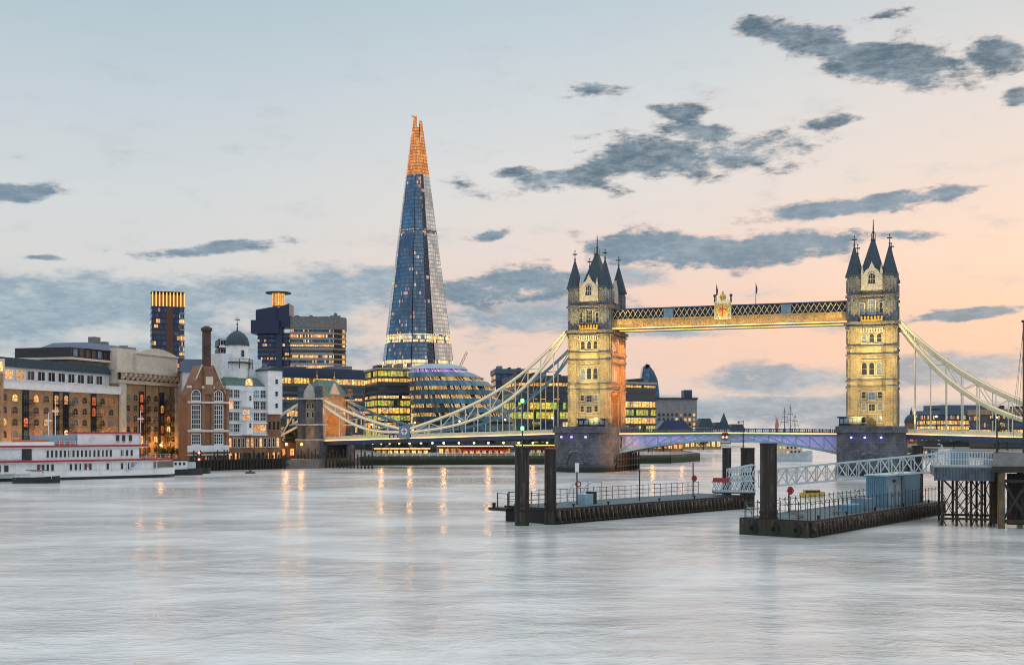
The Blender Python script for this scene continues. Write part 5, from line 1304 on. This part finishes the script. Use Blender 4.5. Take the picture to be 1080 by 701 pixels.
for k in range(16): put('window', window_mesh(.62, 1.75, 'white', 'pane_dark', 0, .08, 1, 1, sill=False), t, (18.6+k*1.12, -4.9, 5.9))
for k in range(3): put('window', window_mesh(.75, 1.6, 'white', 'pane_dark', 0, .08, 1, 1, sill=False), t, (38.6+k*1.35, -4.9, 6.0))
for k in range(9): put('window', window_mesh(.7, 1.6, 'white', 'pane_dark', 0, .08, 1, 1, sill=False), t, (16.2+k*1.2 if k < 4 else 24.6+(k-4)*1.3, -5.0, 2.5))
for x in (6.3, 8.2): put('window', window_mesh(1.1, 1.7, 'white', 'pane_dark', 0, .08, 1, 1, sill=False), t, (x, -5.0, 2.4))
for x in (34.5, 38.5, 40.2): put('window', window_mesh(.7, 1.6, 'white', 'pane_dark', 0, .08, 1, 1, sill=False), t, (x, -5.0, 2.5))
bx('door_gap', 12.0, 14.5, -5.12, -5.07, 5.3, 8.1, 'dark')
for x in (38.2, 39.9, 41.8): put('window', window_mesh(1.0, 1.9, 'white', 'pane_dark', 0, .08, 1, 1, sill=False), t, (x, -3.0, 9.7))
s = MB(); s.tube((31,-3.32,10.7),(31,-3.2,10.7),.8,.8,14); part('round_emblem', s, M['white_wood'], t)
rail = MB()
for (z0, z1, xa, xb, y) in ((9.0,10.0,20,46,-5.6),(5.2,6.3,43.6,52.4,-5.7),(9.0,10.0,.6,46,5.6)):
    for z in (z0+.5, z1): rail.beam((xa,y,z),(xb,y,z),.06)
    for k in range(int((xb-xa)/1.4)+1): rail.beam((xa+k*1.4,y,z0),(xa+k*1.4,y,z1),.06)
for k in range(12): rail.beam((2+k*4.2,-5.6,1.95),(2+k*4.2,-5.6,4.5),.14)
part('deck_railing', rail, M['white'], t)
s = MB()
for k in range(14): s.face([(18.05+k*1.12+.0,-4.96,7.75),(18.05+k*1.12+1.1,-4.96,7.75),(18.05+k*1.12+.9,-4.96,8.25),(18.05+k*1.12+.2,-4.96,8.25)])
part('arch_valance', s, M['white'], t)
for x, h in ((22.6, 12.0), (20.8, 8.6), (46.2, 9.5)):
    s = MB(); s.tube((x,0,9.0),(x,0,9.0+h),.16,.07,6); s.box(x-.9,x+.9,-.05,.05,9+h*.72,9+h*.76); part('mast', s, M['white'], t)
for k in range(8):
    s = MB(); s.box(15.2+k*.0, 15.3, -5.0, -4.97, 5, 5.1) if False else s.tube((21+k*2.9,-5.75,8.1),(21+k*2.9,-5.75,4.95),.07,.07,6); part('deck_stanchion', s, M['white'], t)
for x in (16.5, 29.5, 41.5):
    s = MB(); ring_buoy_at(s, (x,-5.1,3.6)); part('lifebuoy', s, M['red'], t)
for x, y in ((46.5,-2.0),(47.6,1.5),(24.5,-4.2),(22.0,-4.0)):
    s = MB(); s.box(x,x+.9,y,y+.9,4.72 if x > 46 else 9.0,(4.72 if x > 46 else 9.0)+1.1); part('deck_box', s, M['blue_paint'] if x > 46 else M['orange'], t)
for x in (1.5, 3.2): 
    s = MB(); s.ball((x,-3.5,10.1),.75,8,5); part('liferaft', s, M['white_wood'], t)
for k in range(5):
    s = MB(); s.beam((39.5+k*.6,-5.62,2.0+k*.5),(40.2+k*.6,-5.62,2.0+k*.5),.5,.1); part('stair_tread', s, M['blue_paint'], t)

def boat_hull(mb, L_, B_, H_, bow=.25, z0=-.4):
    n = 12; 
    def w_(q): return B_/2*(1-max(0,(q-1+bow)/bow)**1.8)*(1-max(0,(.12-q)/.12)*.3)
    for k in range(n):
        a, b = k/n, (k+1)/n; za, zb_ = H_*(1+.35*a*a), H_*(1+.35*b*b)
        for sy in (-1, 1): mb.face([(a*L_,sy*w_(a)*.7,z0),(b*L_,sy*w_(b)*.7,z0),(b*L_,sy*w_(b),zb_),(a*L_,sy*w_(a),za)])
        mb.face([(a*L_,-w_(a),za*.8),(b*L_,-w_(b),zb_*.8),(b*L_,w_(b),zb_*.8),(a*L_,w_(a),za*.8)])
    mb.face([(0,-w_(0)*.7,z0),(0,w_(0)*.7,z0),(0,w_(0),H_),(0,-w_(0),H_)])
d = 286; t = thing('small_launch', 'small dark hulled launch with white rail in front of the white paddle boat', 'boat', (X(14,d), d, 0), R(6))
s = MB(); boat_hull(s, 11.0, 3.2, 1.3); part('hull', s, M['dark'], t)
bx('cabin', 4.2, 7.0, -.9, .9, 1.0, 2.9, 'white'); bx('awning', 3.2, 7.6, -1.2, 1.2, 3.0, 3.2, 'red')
s = MB()
for k in range(7): s.beam((1+k*1.4,-1.4,1.0),(1+k*1.4,-1.4,2.2),.06)
s.beam((1,-1.4,2.2),(9.4,-1.4,2.2),.07); s.beam((1,-1.4,1.7),(9.4,-1.4,1.7),.05); part('rail', s, M['white'], t)
d = 338; t = thing('tug_boat', 'small dark tug with white wheelhouse moored behind the paddle boat stern', 'boat', (X(174,d), d, 0), R(10))
s = MB(); boat_hull(s, 10.5, 4.0, 1.6); part('hull', s, M['dark'], t); bx('wheelhouse', 2.5, 6.2, -1.4, 1.4, 1.6, 4.2, 'white'); bx('wheelhouse_roof', 2.2, 6.6, -1.7, 1.7, 4.2, 4.5, 'dark')
for k in range(3): put('window', window_mesh(.7, .8, 'white', 'pane_dark', 0, .06, 1, 1, sill=False), t, (3.1+k*1.2, -1.4, 2.9))
s = MB(); s.tube((4.2,0,4.5),(4.2,0,8.5),.09,.05,5); part('mast', s, M['dark'], t)
d = 350; t = thing('work_barge', 'low dark work barge with a red glowing lamp post beside the brewhouse', 'boat', (X(193,d), d, 0), R(20))
s = MB(); boat_hull(s, 8.0, 3.4, 1.2, .15); part('hull', s, M['dark'], t); bx('deckhouse', .8, 3.6, -1.2, 1.2, 1.2, 3.4, 'galv')
s = MB(); s.tube((4.6,0,1.0),(4.6,0,6.6),.12,.1,6); part('lamp_post', s, M['dark'], t)
for z in (6.2, 4.2): 
    s = MB(); s.ball((4.6,-.25,z),.34,8,5); part('red_lamp', s, M['lamp_red'], t)
d = 352; t = thing('mooring_buoy', 'small low black buoy floating in front of the timber piles', 'buoy', (X(264,d), d, 0))
s = MB(); s.lathe(0,0,[(0,-.6),(1.3,-.5),(1.6,.1),(1.3,.5),(.3,.7),(.25,1.2),(0,1.3)],12); part('float', s, M['dark'], t, True)
d = 226; t = thing('yellow_boat', 'small yellow cabin boat seen through the rails behind the gangway', 'boat', (X(844,d), d, 0), R(2))
s = MB(); boat_hull(s, 4.8, 1.9, .75); part('hull', s, M['yellow'], t); bx('cabin', .7, 3.7, -.75, .75, .6, 1.35, 'yellow')
for k in range(4): put('window', window_mesh(.5, .38, 'dark', 'pane_dark', 0, .05, 1, 1, sill=False), t, (1.1+k*.72, -.75, .8))
d = 492; t = thing('moored_ship', 'grey hulled ship with golden lit superstructure and dark rigged masts beyond the opening roadway', 'ship', (X(812,d), d, 0), R(2))
s = MB(); boat_hull(s, 18, 7, 3.4, .2); part('hull', s, M['galv'], t)
s = MB(); s.box(1,13,-2.6,2.6,2.9,9.0); part('superstructure', s, M['stucco'], t)
for r_ in range(3):
    for k in range(7): put('window', window_mesh(.85, .95, 'stucco', random.choice(('pane_yellow','pane_yellow','pane_warm','pane_dark')), 0, .1, 1, 1), t, (2+k*1.6, -2.6, 3.6+r_*1.8))
bx('bridge_deck', 9, 14, -2.2, 2.2, 9.0, 10.6, 'white')
for x, h in ((6.2, 22.5), (8.6, 24.0), (10.6, 20.0)):
    s = MB(); s.tube((x,0,9.0),(x,0,h),.22,.08,6)
    for q in (.55,.72,.88): s.beam((x-1.6*(1.1-q)*2,0,9+(h-9)*q),(x+1.6*(1.1-q)*2,0,9+(h-9)*q),.14)
    part('mast', s, M['dark'], t)
s = MB()
for x, h in ((6.2,22),(8.6,23.5),(10.6,19.5)):
    s.beam((x,0,h),(x-3.2,0,9.2),.06); s.beam((x,0,h),(x+3.2,0,9.2),.06)
part('rigging', s, M['dark'], t)
s = MB(); s.xz([(2.6,11),(3.9,15),(3.0,19),(2.1,15)], -.05, .05); s.tube((2.4,0,9),(2.4,0,19.5),.1,.05,5); part('red_flag', s, plain('faded_red_cloth', (.50,.18,.16), .8), t)
for px0, d, lab in ((958,560,'low dark barge moored on the right beside the bridge pier'),(985,600,'small white launch moored under the right side span')):
    t = thing('moored_barge', lab, 'boat', (X(px0,d), d, 0), R(4)); s = MB(); boat_hull(s, 13, 4, 1.8); part('hull', s, M['navy'] if px0 < 970 else M['white'], t); bx('cabin', 3, 9, -1.4, 1.4, 1.6, 3.6, 'white' if px0 > 970 else 'brick_red')
    for k in range(4): put('window', window_mesh(.9, .8, 'white', 'pane_warm', 0, .08, 1, 1), t, (3.8+k*1.4, -1.4, 2.3))

# ------------------------------------------------------------------ foreground: pontoons, piles, gangway, trestle pier
def ring_buoy(mb, c, r=.42, th=.1, n=14):
    for i in range(n):
        a, b = 2*math.pi*i/n, 2*math.pi*(i+1)/n
        mb.beam((c[0]+r*math.cos(a),c[1],c[2]+r*math.sin(a)),(c[0]+r*math.cos(b),c[1],c[2]+r*math.sin(b)),th*1.6,th*2)
def pontoon(label, o, e, width, zdeck, boards, rail_h, rails_back=True, lean=.5):
    a = math.atan2(e[1]-o[1], e[0]-o[0]); L_ = math.hypot(e[0]-o[0], e[1]-o[1])
    t = thing('pontoon', label, 'pontoon', (*o, 0.0), a, 'floating pontoons')
    s = MB(); s.box(0,L_,.35,width,-.6,zdeck-.25); part('float_hull', s, M['tar'], t)
    s = MB(); s.box(-.1,L_+.1,.0,width+.1,zdeck-.25,zdeck); part('deck', s, M['deckteal'], t)
    s = MB(); s.beam((-.1,.05,zdeck-.12),(L_+.1,.05,zdeck-.12),.3,.34); s.beam((0,.22,.32),(L_,.22,.32),.25,.3); s.beam((-.12,0,zdeck-.12),(-.12,width,zdeck-.12),.3,.34); part('rubbing_strake', s, M['timber'], t)
    bm_ = MB(); bm_.beam((0,.14,.25),(-lean,.02,zdeck-.22),.62,.2); bm_ = bm_.mesh('fender_board',[M['fender']])
    n = min(boards, 95)
    for k in range(n): put('fender_board', bm_, t, (lean+.3+(L_-lean-.6)*k/(n-1), 0, random.uniform(-.05,.03)))
    return t, L_
def rail_run(t, p, q, z, h, n, mid=(.5,), name='railing', r=.045, extra=.0):
    s = MB()
    for f in mid+(1.0,) if extra == 0 else mid: s.beam((*p,z+h*f),(*q,z+h*f),r*1.3)
    o = part(name, s, M['dark'], t)
    pm = MB(); pm.tube((0,0,0),(0,0,h),r,r,6); pm.ball((0,0,h),r*2.0,6,4); pm = pm.mesh('post',[M['dark']])
    for k in range(n+1): put('post', pm, o, (p[0]+(q[0]-p[0])*k/n, p[1]+(q[1]-p[1])*k/n, z))
    return o
t, L1_ = pontoon('long low pontoon in the middle, slanted fender boards along its side, teal deck', (6.0,158.0), (38.4,191.5), 9.6, 2.15, 46, 1.2)
rail_run(t, (.5,9.3), (L1_-.5,9.3), 2.15, 1.9, 30, (.33,.66))
rail_run(t, (.2,.6), (.2,9.2), 2.15, 1.9, 6, (.5,))
bx('platform', -2.0, -.15, 7.6, 11.0, 1.55, 1.95, 'tar'); s = MB(); s.tube((-1.6,10.3,1.95),(-1.6,10.3,2.6),.22,.3,8); part('bollard', s, M['iron'], t)
s = MB()
for y in (8.0,10.0): s.tube((-1.2,y,1.95),(-1.2,y,4.0),.09,.09,6)
s.beam((-1.2,8.0,3.9),(-1.2,10.0,3.9),.08); s.beam((-1.2,8.0,3.2),(-1.2,10.0,3.2),.06); part('end_rail', s, M['dark'], t)
bx('locker', 9.4, 11.2, 3.0, 4.6, 2.15, 3.6, 'blue_paint'); bx('locker', 11.5, 12.2, 3.2, 4.6, 2.15, 3.9, 'dark')
s = MB()
for y in (2.6, 5.2):
    P = [(8.2,y,2.15),(8.2,y,3.6),(9.2,y,4.9),(10.4,y,5.3),(12.6,y,5.3),(12.6,y,2.15)]
    for a, b in zip(P, P[1:]): s.beam(a, b, .1)
part('boarding_handrail', s, M['blue_paint'], t)
for x in (4.5, 12, 24, 33, 42): 
    s = MB(); s.tube((x,.9,2.15),(x,.9,2.5),.12,.12,8); s.tube((x-.25,.9,2.5),(x+.25,.9,2.5),.1,.1,8); part('mooring_cleat', s, M['iron'], t)
# lifebuoy posts standing on the pontoons
def buoy_post(label, px, ytop, d, zdeck, sign, ring_=True):
    x = X(px, d); t = thing('lifebuoy_post' if ring_ else 'marker_post', label, 'post', (x, d, zdeck), 0, None); zt_ = Z(ytop, d)
    s = MB(); s.tube((0,0,zdeck),(0,0,zt_),.11,.1,8); part('post', s, M['dark'], t)
    if ring_:
        s = MB(); ring_buoy(s, (.16,-.2,zdeck+2.9), .36, .09); part('lifebuoy', s, M['red'], t)
        s = MB(); s.box(-.1,.4,-.12,-.07,zdeck+2.4,zdeck+3.4); part('backboard', s, M['red'], t) if sign == 'red' else None
    if sign == 'white': s = MB(); s.box(-.28,.28,-.16,-.08,zt_-1.3,zt_); part('sign_board', s, M['white'], t)
    return t
buoy_post('dark post with white board and red lifebuoy on the middle pontoon', 608.5, 488, 167, 2.15, 'white')
buoy_post('tall plain dark post on the middle pontoon in front of the left pier flank', 674.5, 495, 177, 2.15, None, False)
buoy_post('dark post with red lifebuoy housing on the middle pontoon near the gangway', 731, 488, 188, 2.15, 'red')
# second pontoon
t, L2_ = pontoon('broad pontoon on the right carrying the blue cabin, rust streaked side', (35.4,138.2), (65.6,178.0), 9.3, 2.0, 44, 1.6, lean=.6)
rail_run(t, (.4,.5), (L2_-.4,.5), 2.0, 2.15, 34, (.9,), extra=1)
rail_run(t, (.3,.8), (.3,8.9), 2.0, 2.1, 7, (.5,.9), extra=1)
rail_run(t, (.6,8.9), (L2_-.4,8.9), 2.0, 1.9, 30, (.5,.9), extra=1)
s = MB(); s.box(-.6,.0,.4,9.2,-.6,1.9); part('end_plate', s, M['rust'], t)
s = MB()
for k in range(26): xa = .6+(L2_-1.2)*k/26; xb = .6+(L2_-1.2)*(k+1)/26; s.beam((xa,9.0,2.3 if k%2 else 3.8),(xb,9.0,3.8 if k%2 else 2.3),.07)
part('zigzag_screen', s, M['galv'], t)
bx('equipment_box', 16.0, 20.5, 1.6, 3.4, 2.0, 3.0, 'cabin'); bx('equipment_box', 21.0, 24.0, 1.4, 3.4, 2.0, 3.6, 'cabin')
for x in (3, 12, 22, 33, 44):
    s = MB(); s.tube((x,.6,2.0),(x,.6,2.4),.13,.13,8); s.tube((x-.28,.6,2.4),(x+.28,.6,2.4),.1,.1,8); part('mooring_cleat', s, M['iron'], t)
PA = math.atan2(178.0-138.2, 65.6-35.4)
buoy_post('short red lifebuoy post behind the big dark pile on the right pontoon', 832, 521, 152, 2.0, 'red')
def on2(x, y): return (35.4+x*math.cos(PA)-y*math.sin(PA), 138.2+x*math.sin(PA)+y*math.cos(PA))
t = thing('pontoon_cabin', 'blue corrugated cabin with door standing on the right pontoon', 'cabin', (*on2(30.5, 2.2), 2.0), PA)
CL, CW, CH = 15.0, 2.8, 4.3
s = MB(); s.box(0,CL,0,CW,2.0,2.0+CH); part('cabin_body', s, M['cabin'], t)
s = MB(); n = 52
for k in range(n):
    if (k+.5)*CL/n < 6.4: continue
    s.box((k+.15)*CL/n,(k+.65)*CL/n,-.09,-.002,2.1,2.0+CH-.1)
part('corrugation', s, M['cabin'], t); s = MB()
for k in range(9): s.box(-.09,-.002,(k+.15)*CW/9,(k+.65)*CW/9,2.1,2.0+CH-.1)
part('corrugation', s, M['cabin'], t)
s = MB(); s.box(-.2,CL+.2,-.2,CW+.2,2.0+CH,2.2+CH); part('roof', s, M['galv'], t)
for x in (.9, 3.9):
    s = MB(); s.box(x,x+1.9,-.07,-.003,2.05,4.9); o = part('door', s, M['blue_paint'], t)
    s2 = MB(); s2.box(x+1.55,x+1.7,-.14,-.07,3.3,3.6); part('handle', s2, M['iron'], o)
s = MB(); s.box(3.0,3.6,-.3,-.02,5.35,5.75); part('wall_lamp', s, M['dark'], t)
# tyres hung on the pontoon faces, ropes coiled on deck
def tyre(mb, c, r=.42):
    for i in range(14):
        a, b = 2*math.pi*i/14, 2*math.pi*(i+1)/14; mb.beam((c[0]+r*math.cos(a),c[1],c[2]+r*math.sin(a)),(c[0]+r*math.cos(b),c[1],c[2]+r*math.sin(b)),.26,.2)
s = MB()
for q in range(3):
    xy = on2(-.75, 2.2+q*2.9)
for q in range(3):
    xy = on2(-.72, 1.7+q*2.8); tt = thing('tyre_fender', 'black tyre hung on the near end of the right pontoon', 'tyre', (xy[0], xy[1], .75), PA-math.pi/2, 'tyres on the right pontoon end')
    s = MB(); tyre(s, (0,0,.85)); part('tread', s, M['iron'], tt); s = MB(); s.beam((0,0,1.25),(0,.1,1.95),.06); part('rope', s, M['timber'], tt)
for q, (x, y) in enumerate(((3.2,3.0),(9.5,6.5),(13.0,2.4))):
    xy = on2(x, y); s = MB()
    for i in range(40):
        a, b = i*.55, (i+1)*.55; r_ = .3+.008*i; s.beam((xy[0]+r_*math.cos(a),xy[1]+r_*math.sin(a),2.05+.012*i),(xy[0]+r_*math.cos(b),xy[1]+r_*math.sin(b),2.05+.012*(i+1)),.1)
    single('rope_coil', s, plain('pale_rope_%s' % 'abc'[q], (.30,.26,.2), .9), 'coil of pale rope lying on the deck of the right pontoon', 'rope', 'rope coils on the right pontoon')
# mooring piles
def mooring_pile(label, px, wpx, ytop, d, mat='rust', sq=False):
    r = wpx/F*d/2; x = X(px, d); t = thing('mooring_pile', label, 'pile', (x, d, -1.0), 0, 'big dark mooring piles'); zt_ = Z(ytop, d)
    s = MB(); s.tube((0,0,-1),(0,0,zt_-.25),r,r,22); s.tube((0,0,-1),(0,0,.55),r*1.03,r*1.02,22); part('shaft', s, M[mat], t, True)
    s = MB(); s.tube((0,0,zt_-.25),(0,0,zt_),r*1.05,r*1.05,22); part('cap', s, M['tar'], t)
    for zz in (1.9, 2.6):
        s = MB(); s.tube((0,0,zz),(0,0,zz+.3),r*1.1,r*1.1,22); part('guide_collar', s, M['tar'], t)
    s = MB(); s.beam((r*.72,-r*.72,0),(r*.72,-r*.72,zt_-.3),.12); s.beam((-r*.55,-r*.86,0),(-r*.55,-r*.86,zt_-.3),.1); part('guide_bar', s, M['tar'], t)
    return t, zt_, r
mooring_pile('left pile of the dark pair at the middle pontoon end, green beacon pole on top', 550.5, 15.0, 471, 157.0)
mooring_pile('right pile of the dark pair at the middle pontoon end', 580.5, 12.6, 473, 158.6)
mooring_pile('lone thick dark pile at the near end of the right pontoon', 810.5, 17.6, 467, 142.5)
mooring_pile('thin dark pile left of two, behind the gangway landing', 766.5, 9.4, 472, 194)
mooring_pile('dark pile right of two, behind the gangway landing', 788.5, 14.6, 472, 196)
mooring_pile('dark square capped pile behind the cabin at the upper end of the gangway', 967.5, 11.5, 469.5, 176)
d = 157.6; t = thing('pile_crossbeam', 'dark crossbeam joining the tops of the paired piles', 'beam', (X(550,d), d, 10.2), 0)
s = MB(); s.box(.9, X(580,d)-X(550,d)-.7, -.22, .22, Z(474.5,d), Z(471.6,d)); part('beam', s, M['tar'], t)
d = 157.0; t = thing('beacon_pole', 'thin pole with two green lamps on top of the left paired pile', 'beacon', (X(551,d), d, Z(471,d)), 0)
s = MB(); s.tube((0,0,Z(471,d)),(0,0,Z(421,d)),.09,.07,6); part('pole', s, M['dark'], t)
for y_ in (451.5, 422.5):
    s = MB(); s.lathe(0,0,[(.0,Z(y_,d)-.3),(.22,Z(y_,d)-.2),(.22,Z(y_,d)+.2),(0,Z(y_,d)+.3)],8); part('green_lamp', s, M['lamp_green'], t)

# gangway from the trestle pier down to the middle pontoon
def truss_bridge(label, a, b, w_, h, n, mat, solid=True):
    a = Vector(a); b = Vector(b); ang = math.atan2(b.y-a.y, b.x-a.x); t = thing('gangway', label, 'gangway', tuple(a), ang)
    L_ = math.hypot(b.x-a.x, b.y-a.y); dz = b.z-a.z; zz = lambda x: a.z+dz*x/L_
    s = MB(); s.beam((0,w_/2,zz(0)),(L_,w_/2,zz(L_)),w_,.16); part('walkway', s, M['deckteal'], t)
    for y in (0, w_):
        s = MB(); s.beam((0,y,zz(0)),(L_,y,zz(L_)),.2,.26); part('bottom_chord', s, M[mat], t)
        s = MB(); s.beam((0,y,zz(0)+h),(L_,y,zz(L_)+h),.2,.24); part('top_chord', s, M[mat], t)
        um = MB(); um.beam((0,0,0),(0,0,h),.12); um = um.mesh('upright', [M[mat]])
        for k in range(n+1): x = L_*k/n; put('upright', um, t, (x, y, zz(x)))
        s = MB()
        for k in range(n):
            x0_, x1_ = L_*k/n, L_*(k+1)/n; s.beam((x0_,y+.02,zz(x0_)+(0 if k%2 else h)),(x1_,y+.02,zz(x1_)+(h if k%2 else 0)),.14)
        part('diagonal', s, M[mat], t)
    return t
g0 = (X(800,183), 183, 3.9); g1 = (X(989,163.5), 163.5, 7.0)
truss_bridge('long pale truss gangway sloping up from the middle pontoon to the trestle pier', g0, g1, 2.6, 2.5, 17, 'galv')
t = thing('gangway_landing', 'pale lattice landing stage at the right end of the middle pontoon', 'landing stage', (X(752,190), 189.0, 2.2), R(-3))
Lq = X(798,187)-X(752,189)
for y in (0, 3.0):
    s = MB(); s.beam((0,y,2.9),(Lq,y,2.9),.2); s.beam((0,y,4.5),(Lq,y,4.6),.16); s.beam((2.4,y,6.4),(Lq,y,7.2),.16)
    for k in range(9):
        xa, xb = Lq*k/9, Lq*(k+1)/9; s.beam((xa,y,2.9),(xb,y,4.5),.12); s.beam((xa,y+.03,4.5),(xb,y+.03,2.9),.12)
    for k in range(5):
        xa, xb = 2.4+(Lq-2.4)*k/5, 2.4+(Lq-2.4)*(k+1)/5; s.beam((xa,y,4.55),(xb,y,6.6+.1*k),.12); s.beam((xa,y,6.5+.1*k),(xb,y+.02,4.55),.12); s.beam((xa,y,4.5),(xa,y,6.5+.15*k),.12)
    part('lattice_side', s, M['galv'], t)
s = MB(); s.box(0,Lq,.1,2.9,2.55,2.8); part('ramp', s, M['deckteal'], t)
s = MB(); s.ball((1.0,-.4,4.9),.9,8,5) if False else s.box(-.2,2.4,-.35,-.12,4.4,5.1); part('red_cover', s, M['red'], t)

# trestle pier on the right
TD = 156.0; x0 = X(985, TD); t = thing('trestle_pier', 'pier deck with grey blue corrugated fascia on dark braced steel legs at the right', 'pier', (x0, TD, 0.0), R(-17))
zt_ = Z(492, TD); zf = Z(506.5, TD); Wd = 7.5
s = MB(); s.box(0,Wd,0,11,zf+.6,zt_); part('deck', s, M['concrete'], t)
s = MB(); n = 42
for k in range(n): s.box(Wd*k/n, Wd*(k+.62)/n, -.16, -.003, zf, zt_-.1)
s.box(0,Wd,-.08,-.002,zf+.05,zt_-.15); part('corrugated_fascia', s, plain('weathered_grey_blue_sheet', (.08,.11,.14), .6, .1, .5, .9), t)
for x in (1.1, 2.9, 4.7, 6.0, 7.1):
    for y in (1.2, 9.0):
        s = MB(); s.tube((x,y,-1),(x,y,zf+.6),.17,.17,8); part('leg', s, M['rust'], t)
for (xa, xb, y) in ((1.1,2.9,1.2),(2.9,4.7,1.2),(4.7,6.0,1.2),(6.0,7.1,1.2),(2.9,4.7,9.0),(4.7,7.1,9.0),(1.1,2.9,9.0)):
    s = MB()
    if xa == 1.1: s.beam((xa,y-.02,zf+.3),(xb,y-.02,zf-1.6),.13); s.beam((xa,y+.02,.9),(xb,y+.02,zf-1.6),.13); s.beam((xa,y-.02,zf-1.6),(xb,y-.02,.9),.1)
    else:
        s.beam((xa,y-.02,zf+.3),(xb,y-.02,(zf+.9)/2),.12); s.beam((xa,y+.04,(zf+.9)/2),(xb,y+.04,zf+.3),.12); s.beam((xa,y-.02,(zf+.9)/2),(xb,y-.02,.9),.12); s.beam((xa,y+.04,.9),(xb,y+.04,(zf+.9)/2),.12)
    part('cross_brace', s, M['rust'], t)
s = MB(); s.beam((.7,9.0,.95),(Wd+.2,9.0,.95),.24,.3); part('lower_waling', s, M['rust'], t)
s = MB(); s.beam((.7,1.0,.95),(Wd+.2,1.0,.95),.26,.3)
for k in range(4): s.beam((1.1+k*2,.98,.9),(.5+k*2,.98,-.6),.14); s.beam((1.1+k*2,.98,.9),(1.9+k*2,.98,-.6),.14)
part('lower_waling', s, M['rust'], t)
o = None
s = MB()
for z in (.2,1.0,2.0): s.beam((.1,10.6,zt_+z),(Wd-.1,10.6,zt_+z),.07)
o2 = part('balustrade', s, M['galv'], t); s = MB()
for z in (.2,1.0,2.0): s.beam((.1,.2,zt_+z),(Wd-.1,.2,zt_+z),.07)
o = part('balustrade', s, M['galv'], t)
pm = MB(); pm.box(-.04,.04,-.04,.04,0,2.0); pm = pm.mesh('baluster',[M['galv']])
for k in range(38): put('baluster', pm, o, (.15+(Wd-.3)*k/37, .2, zt_))
for k in range(20): put('baluster', pm, o2, (.15+(Wd-.3)*k/19, 10.6, zt_))
s = MB(); s.beam((.1,.3,zt_),(1.0,.3,zt_+2.9),.12); s.beam((1.9,.3,zt_),(1.0,.3,zt_+2.9),.12); s.beam((1.0,.3,zt_+2.9),(1.0,10,zt_+2.9),.1); part('gate_frame', s, M['galv'], t)
bx('glazed_screen', 2.0, 4.2, .4, .5, zt_+.3, zt_+2.3, 'blue_paint')
for k in range(4):
    s = MB(); xx = 4.4+k*.8
    s.beam((xx,.6,zt_),(xx,.6,zt_+1.5),.1)
    for i in range(6):
        a, b = math.pi*i/6, math.pi*(i+1)/6; s.beam((xx+.35-.35*math.cos(a),.6,zt_+1.5+.45*math.sin(a)),(xx+.35-.35*math.cos(b),.6,zt_+1.5+.45*math.sin(b)),.1)
    part('bike_hoop', s, M['galv'], t)
TD2 = 152.0; x0 = X(1047.5, TD2); t = thing('timber_jetty', 'solid dark jetty with grey parapet on thick timber columns at the right edge', 'pier', (x0, TD2, 0.0), R(-17))
zt2 = Z(477.5, TD2); zf2 = Z(494, TD2)
bx('parapet', 0, 16, 0, .5, zf2+.3, zt2, 'concrete'); bx('deck', .02, 16, .55, 14, zf2, zf2+1.0, 'concrete'); bx('edge_beam', -.1, 16.1, -.2, .4, zf2-.5, zf2+.28, 'timber')
for x, y in ((1.0,.3),(4.2,.5),(7.6,.4),(1.0,9),(4.2,9),(7.6,9),(11,.5)):
    s = MB(); s.tube((x,y,-1),(x,y,zf2-.5),.45 if y < 1 else .38,.42,12); part('column', s, plain('mossy_timber_column', (.11,.085,.045), .9, 0, .5, .8) if (x, y) == (1.0,.3) else (bpy.data.materials['mossy_timber_column'] if (x == 1.0) else M['rust']), t, True)
s = MB(); s.beam((1,.6,.9),(11,.6,.9),.4,.5); s.beam((1,.6,zf2-1.6),(11,.6,zf2-1.6),.3,.4); s.beam((1.2,.7,1.0),(4.2,.7,zf2-1.6),.3); s.beam((4.2,.75,1.0),(1.2,.75,zf2-1.6),.3); s.beam((4.4,.7,1.0),(7.6,.7,zf2-1.6),.3); part('timber_bracing', s, M['timber'], t)
s = MB(); s.box(2,15,3.2,3.5,.3,zf2-.7); part('back_sheeting', s, M['rust'], t)
t = thing('jetty_lamp', 'dark double armed lamp post on the jetty at the right edge', 'lamp post', (X(1051.5,TD2+4), TD2+4, zf2+1.0))
s = MB(); s.tube((0,0,zf2+1),(0,0,Z(441,TD2+4)),.14,.09,7); s.beam((-.8,0,Z(441,TD2+4)),(.9,0,Z(441,TD2+4)),.1); part('post', s, M['dark'], t)
for x in (-.8,.8): s = MB(); s.box(x-.4,x+.4,-.2,.2,Z(443.5,TD2+4),Z(441,TD2+4)-.06); part('lantern', s, M['dark'], t)
d = 175; t = thing('sailing_mast', 'tall thin mast with slanting stays at the right edge of the picture', 'mast', (X(1079.3,d), d, 0.0))
s = MB(); s.tube((0,0,-.5),(0,0,Z(338,d)),.14,.09,7); part('pole', s, M['dark'], t)
s = MB(); s.box(-.25,.25,-.1,.1,Z(340,d),Z(337.5,d)); part('truck', s, M['dark'], t)
for dx, zt3 in ((-2.0,Z(342,d)),(-1.4,Z(365,d)),(-2.8,Z(350,d))):
    s = MB(); s.beam((0,0,zt3),(dx,0,5.5),.035); part('stay', s, M['dark'], t)
s = MB(); boat_hull(s, 9, 3, 1.3); 
for i, v in enumerate(s.v): s.v[i] = v+Vector((-3.5,0,0))
part('hull', s, M['white'], t)
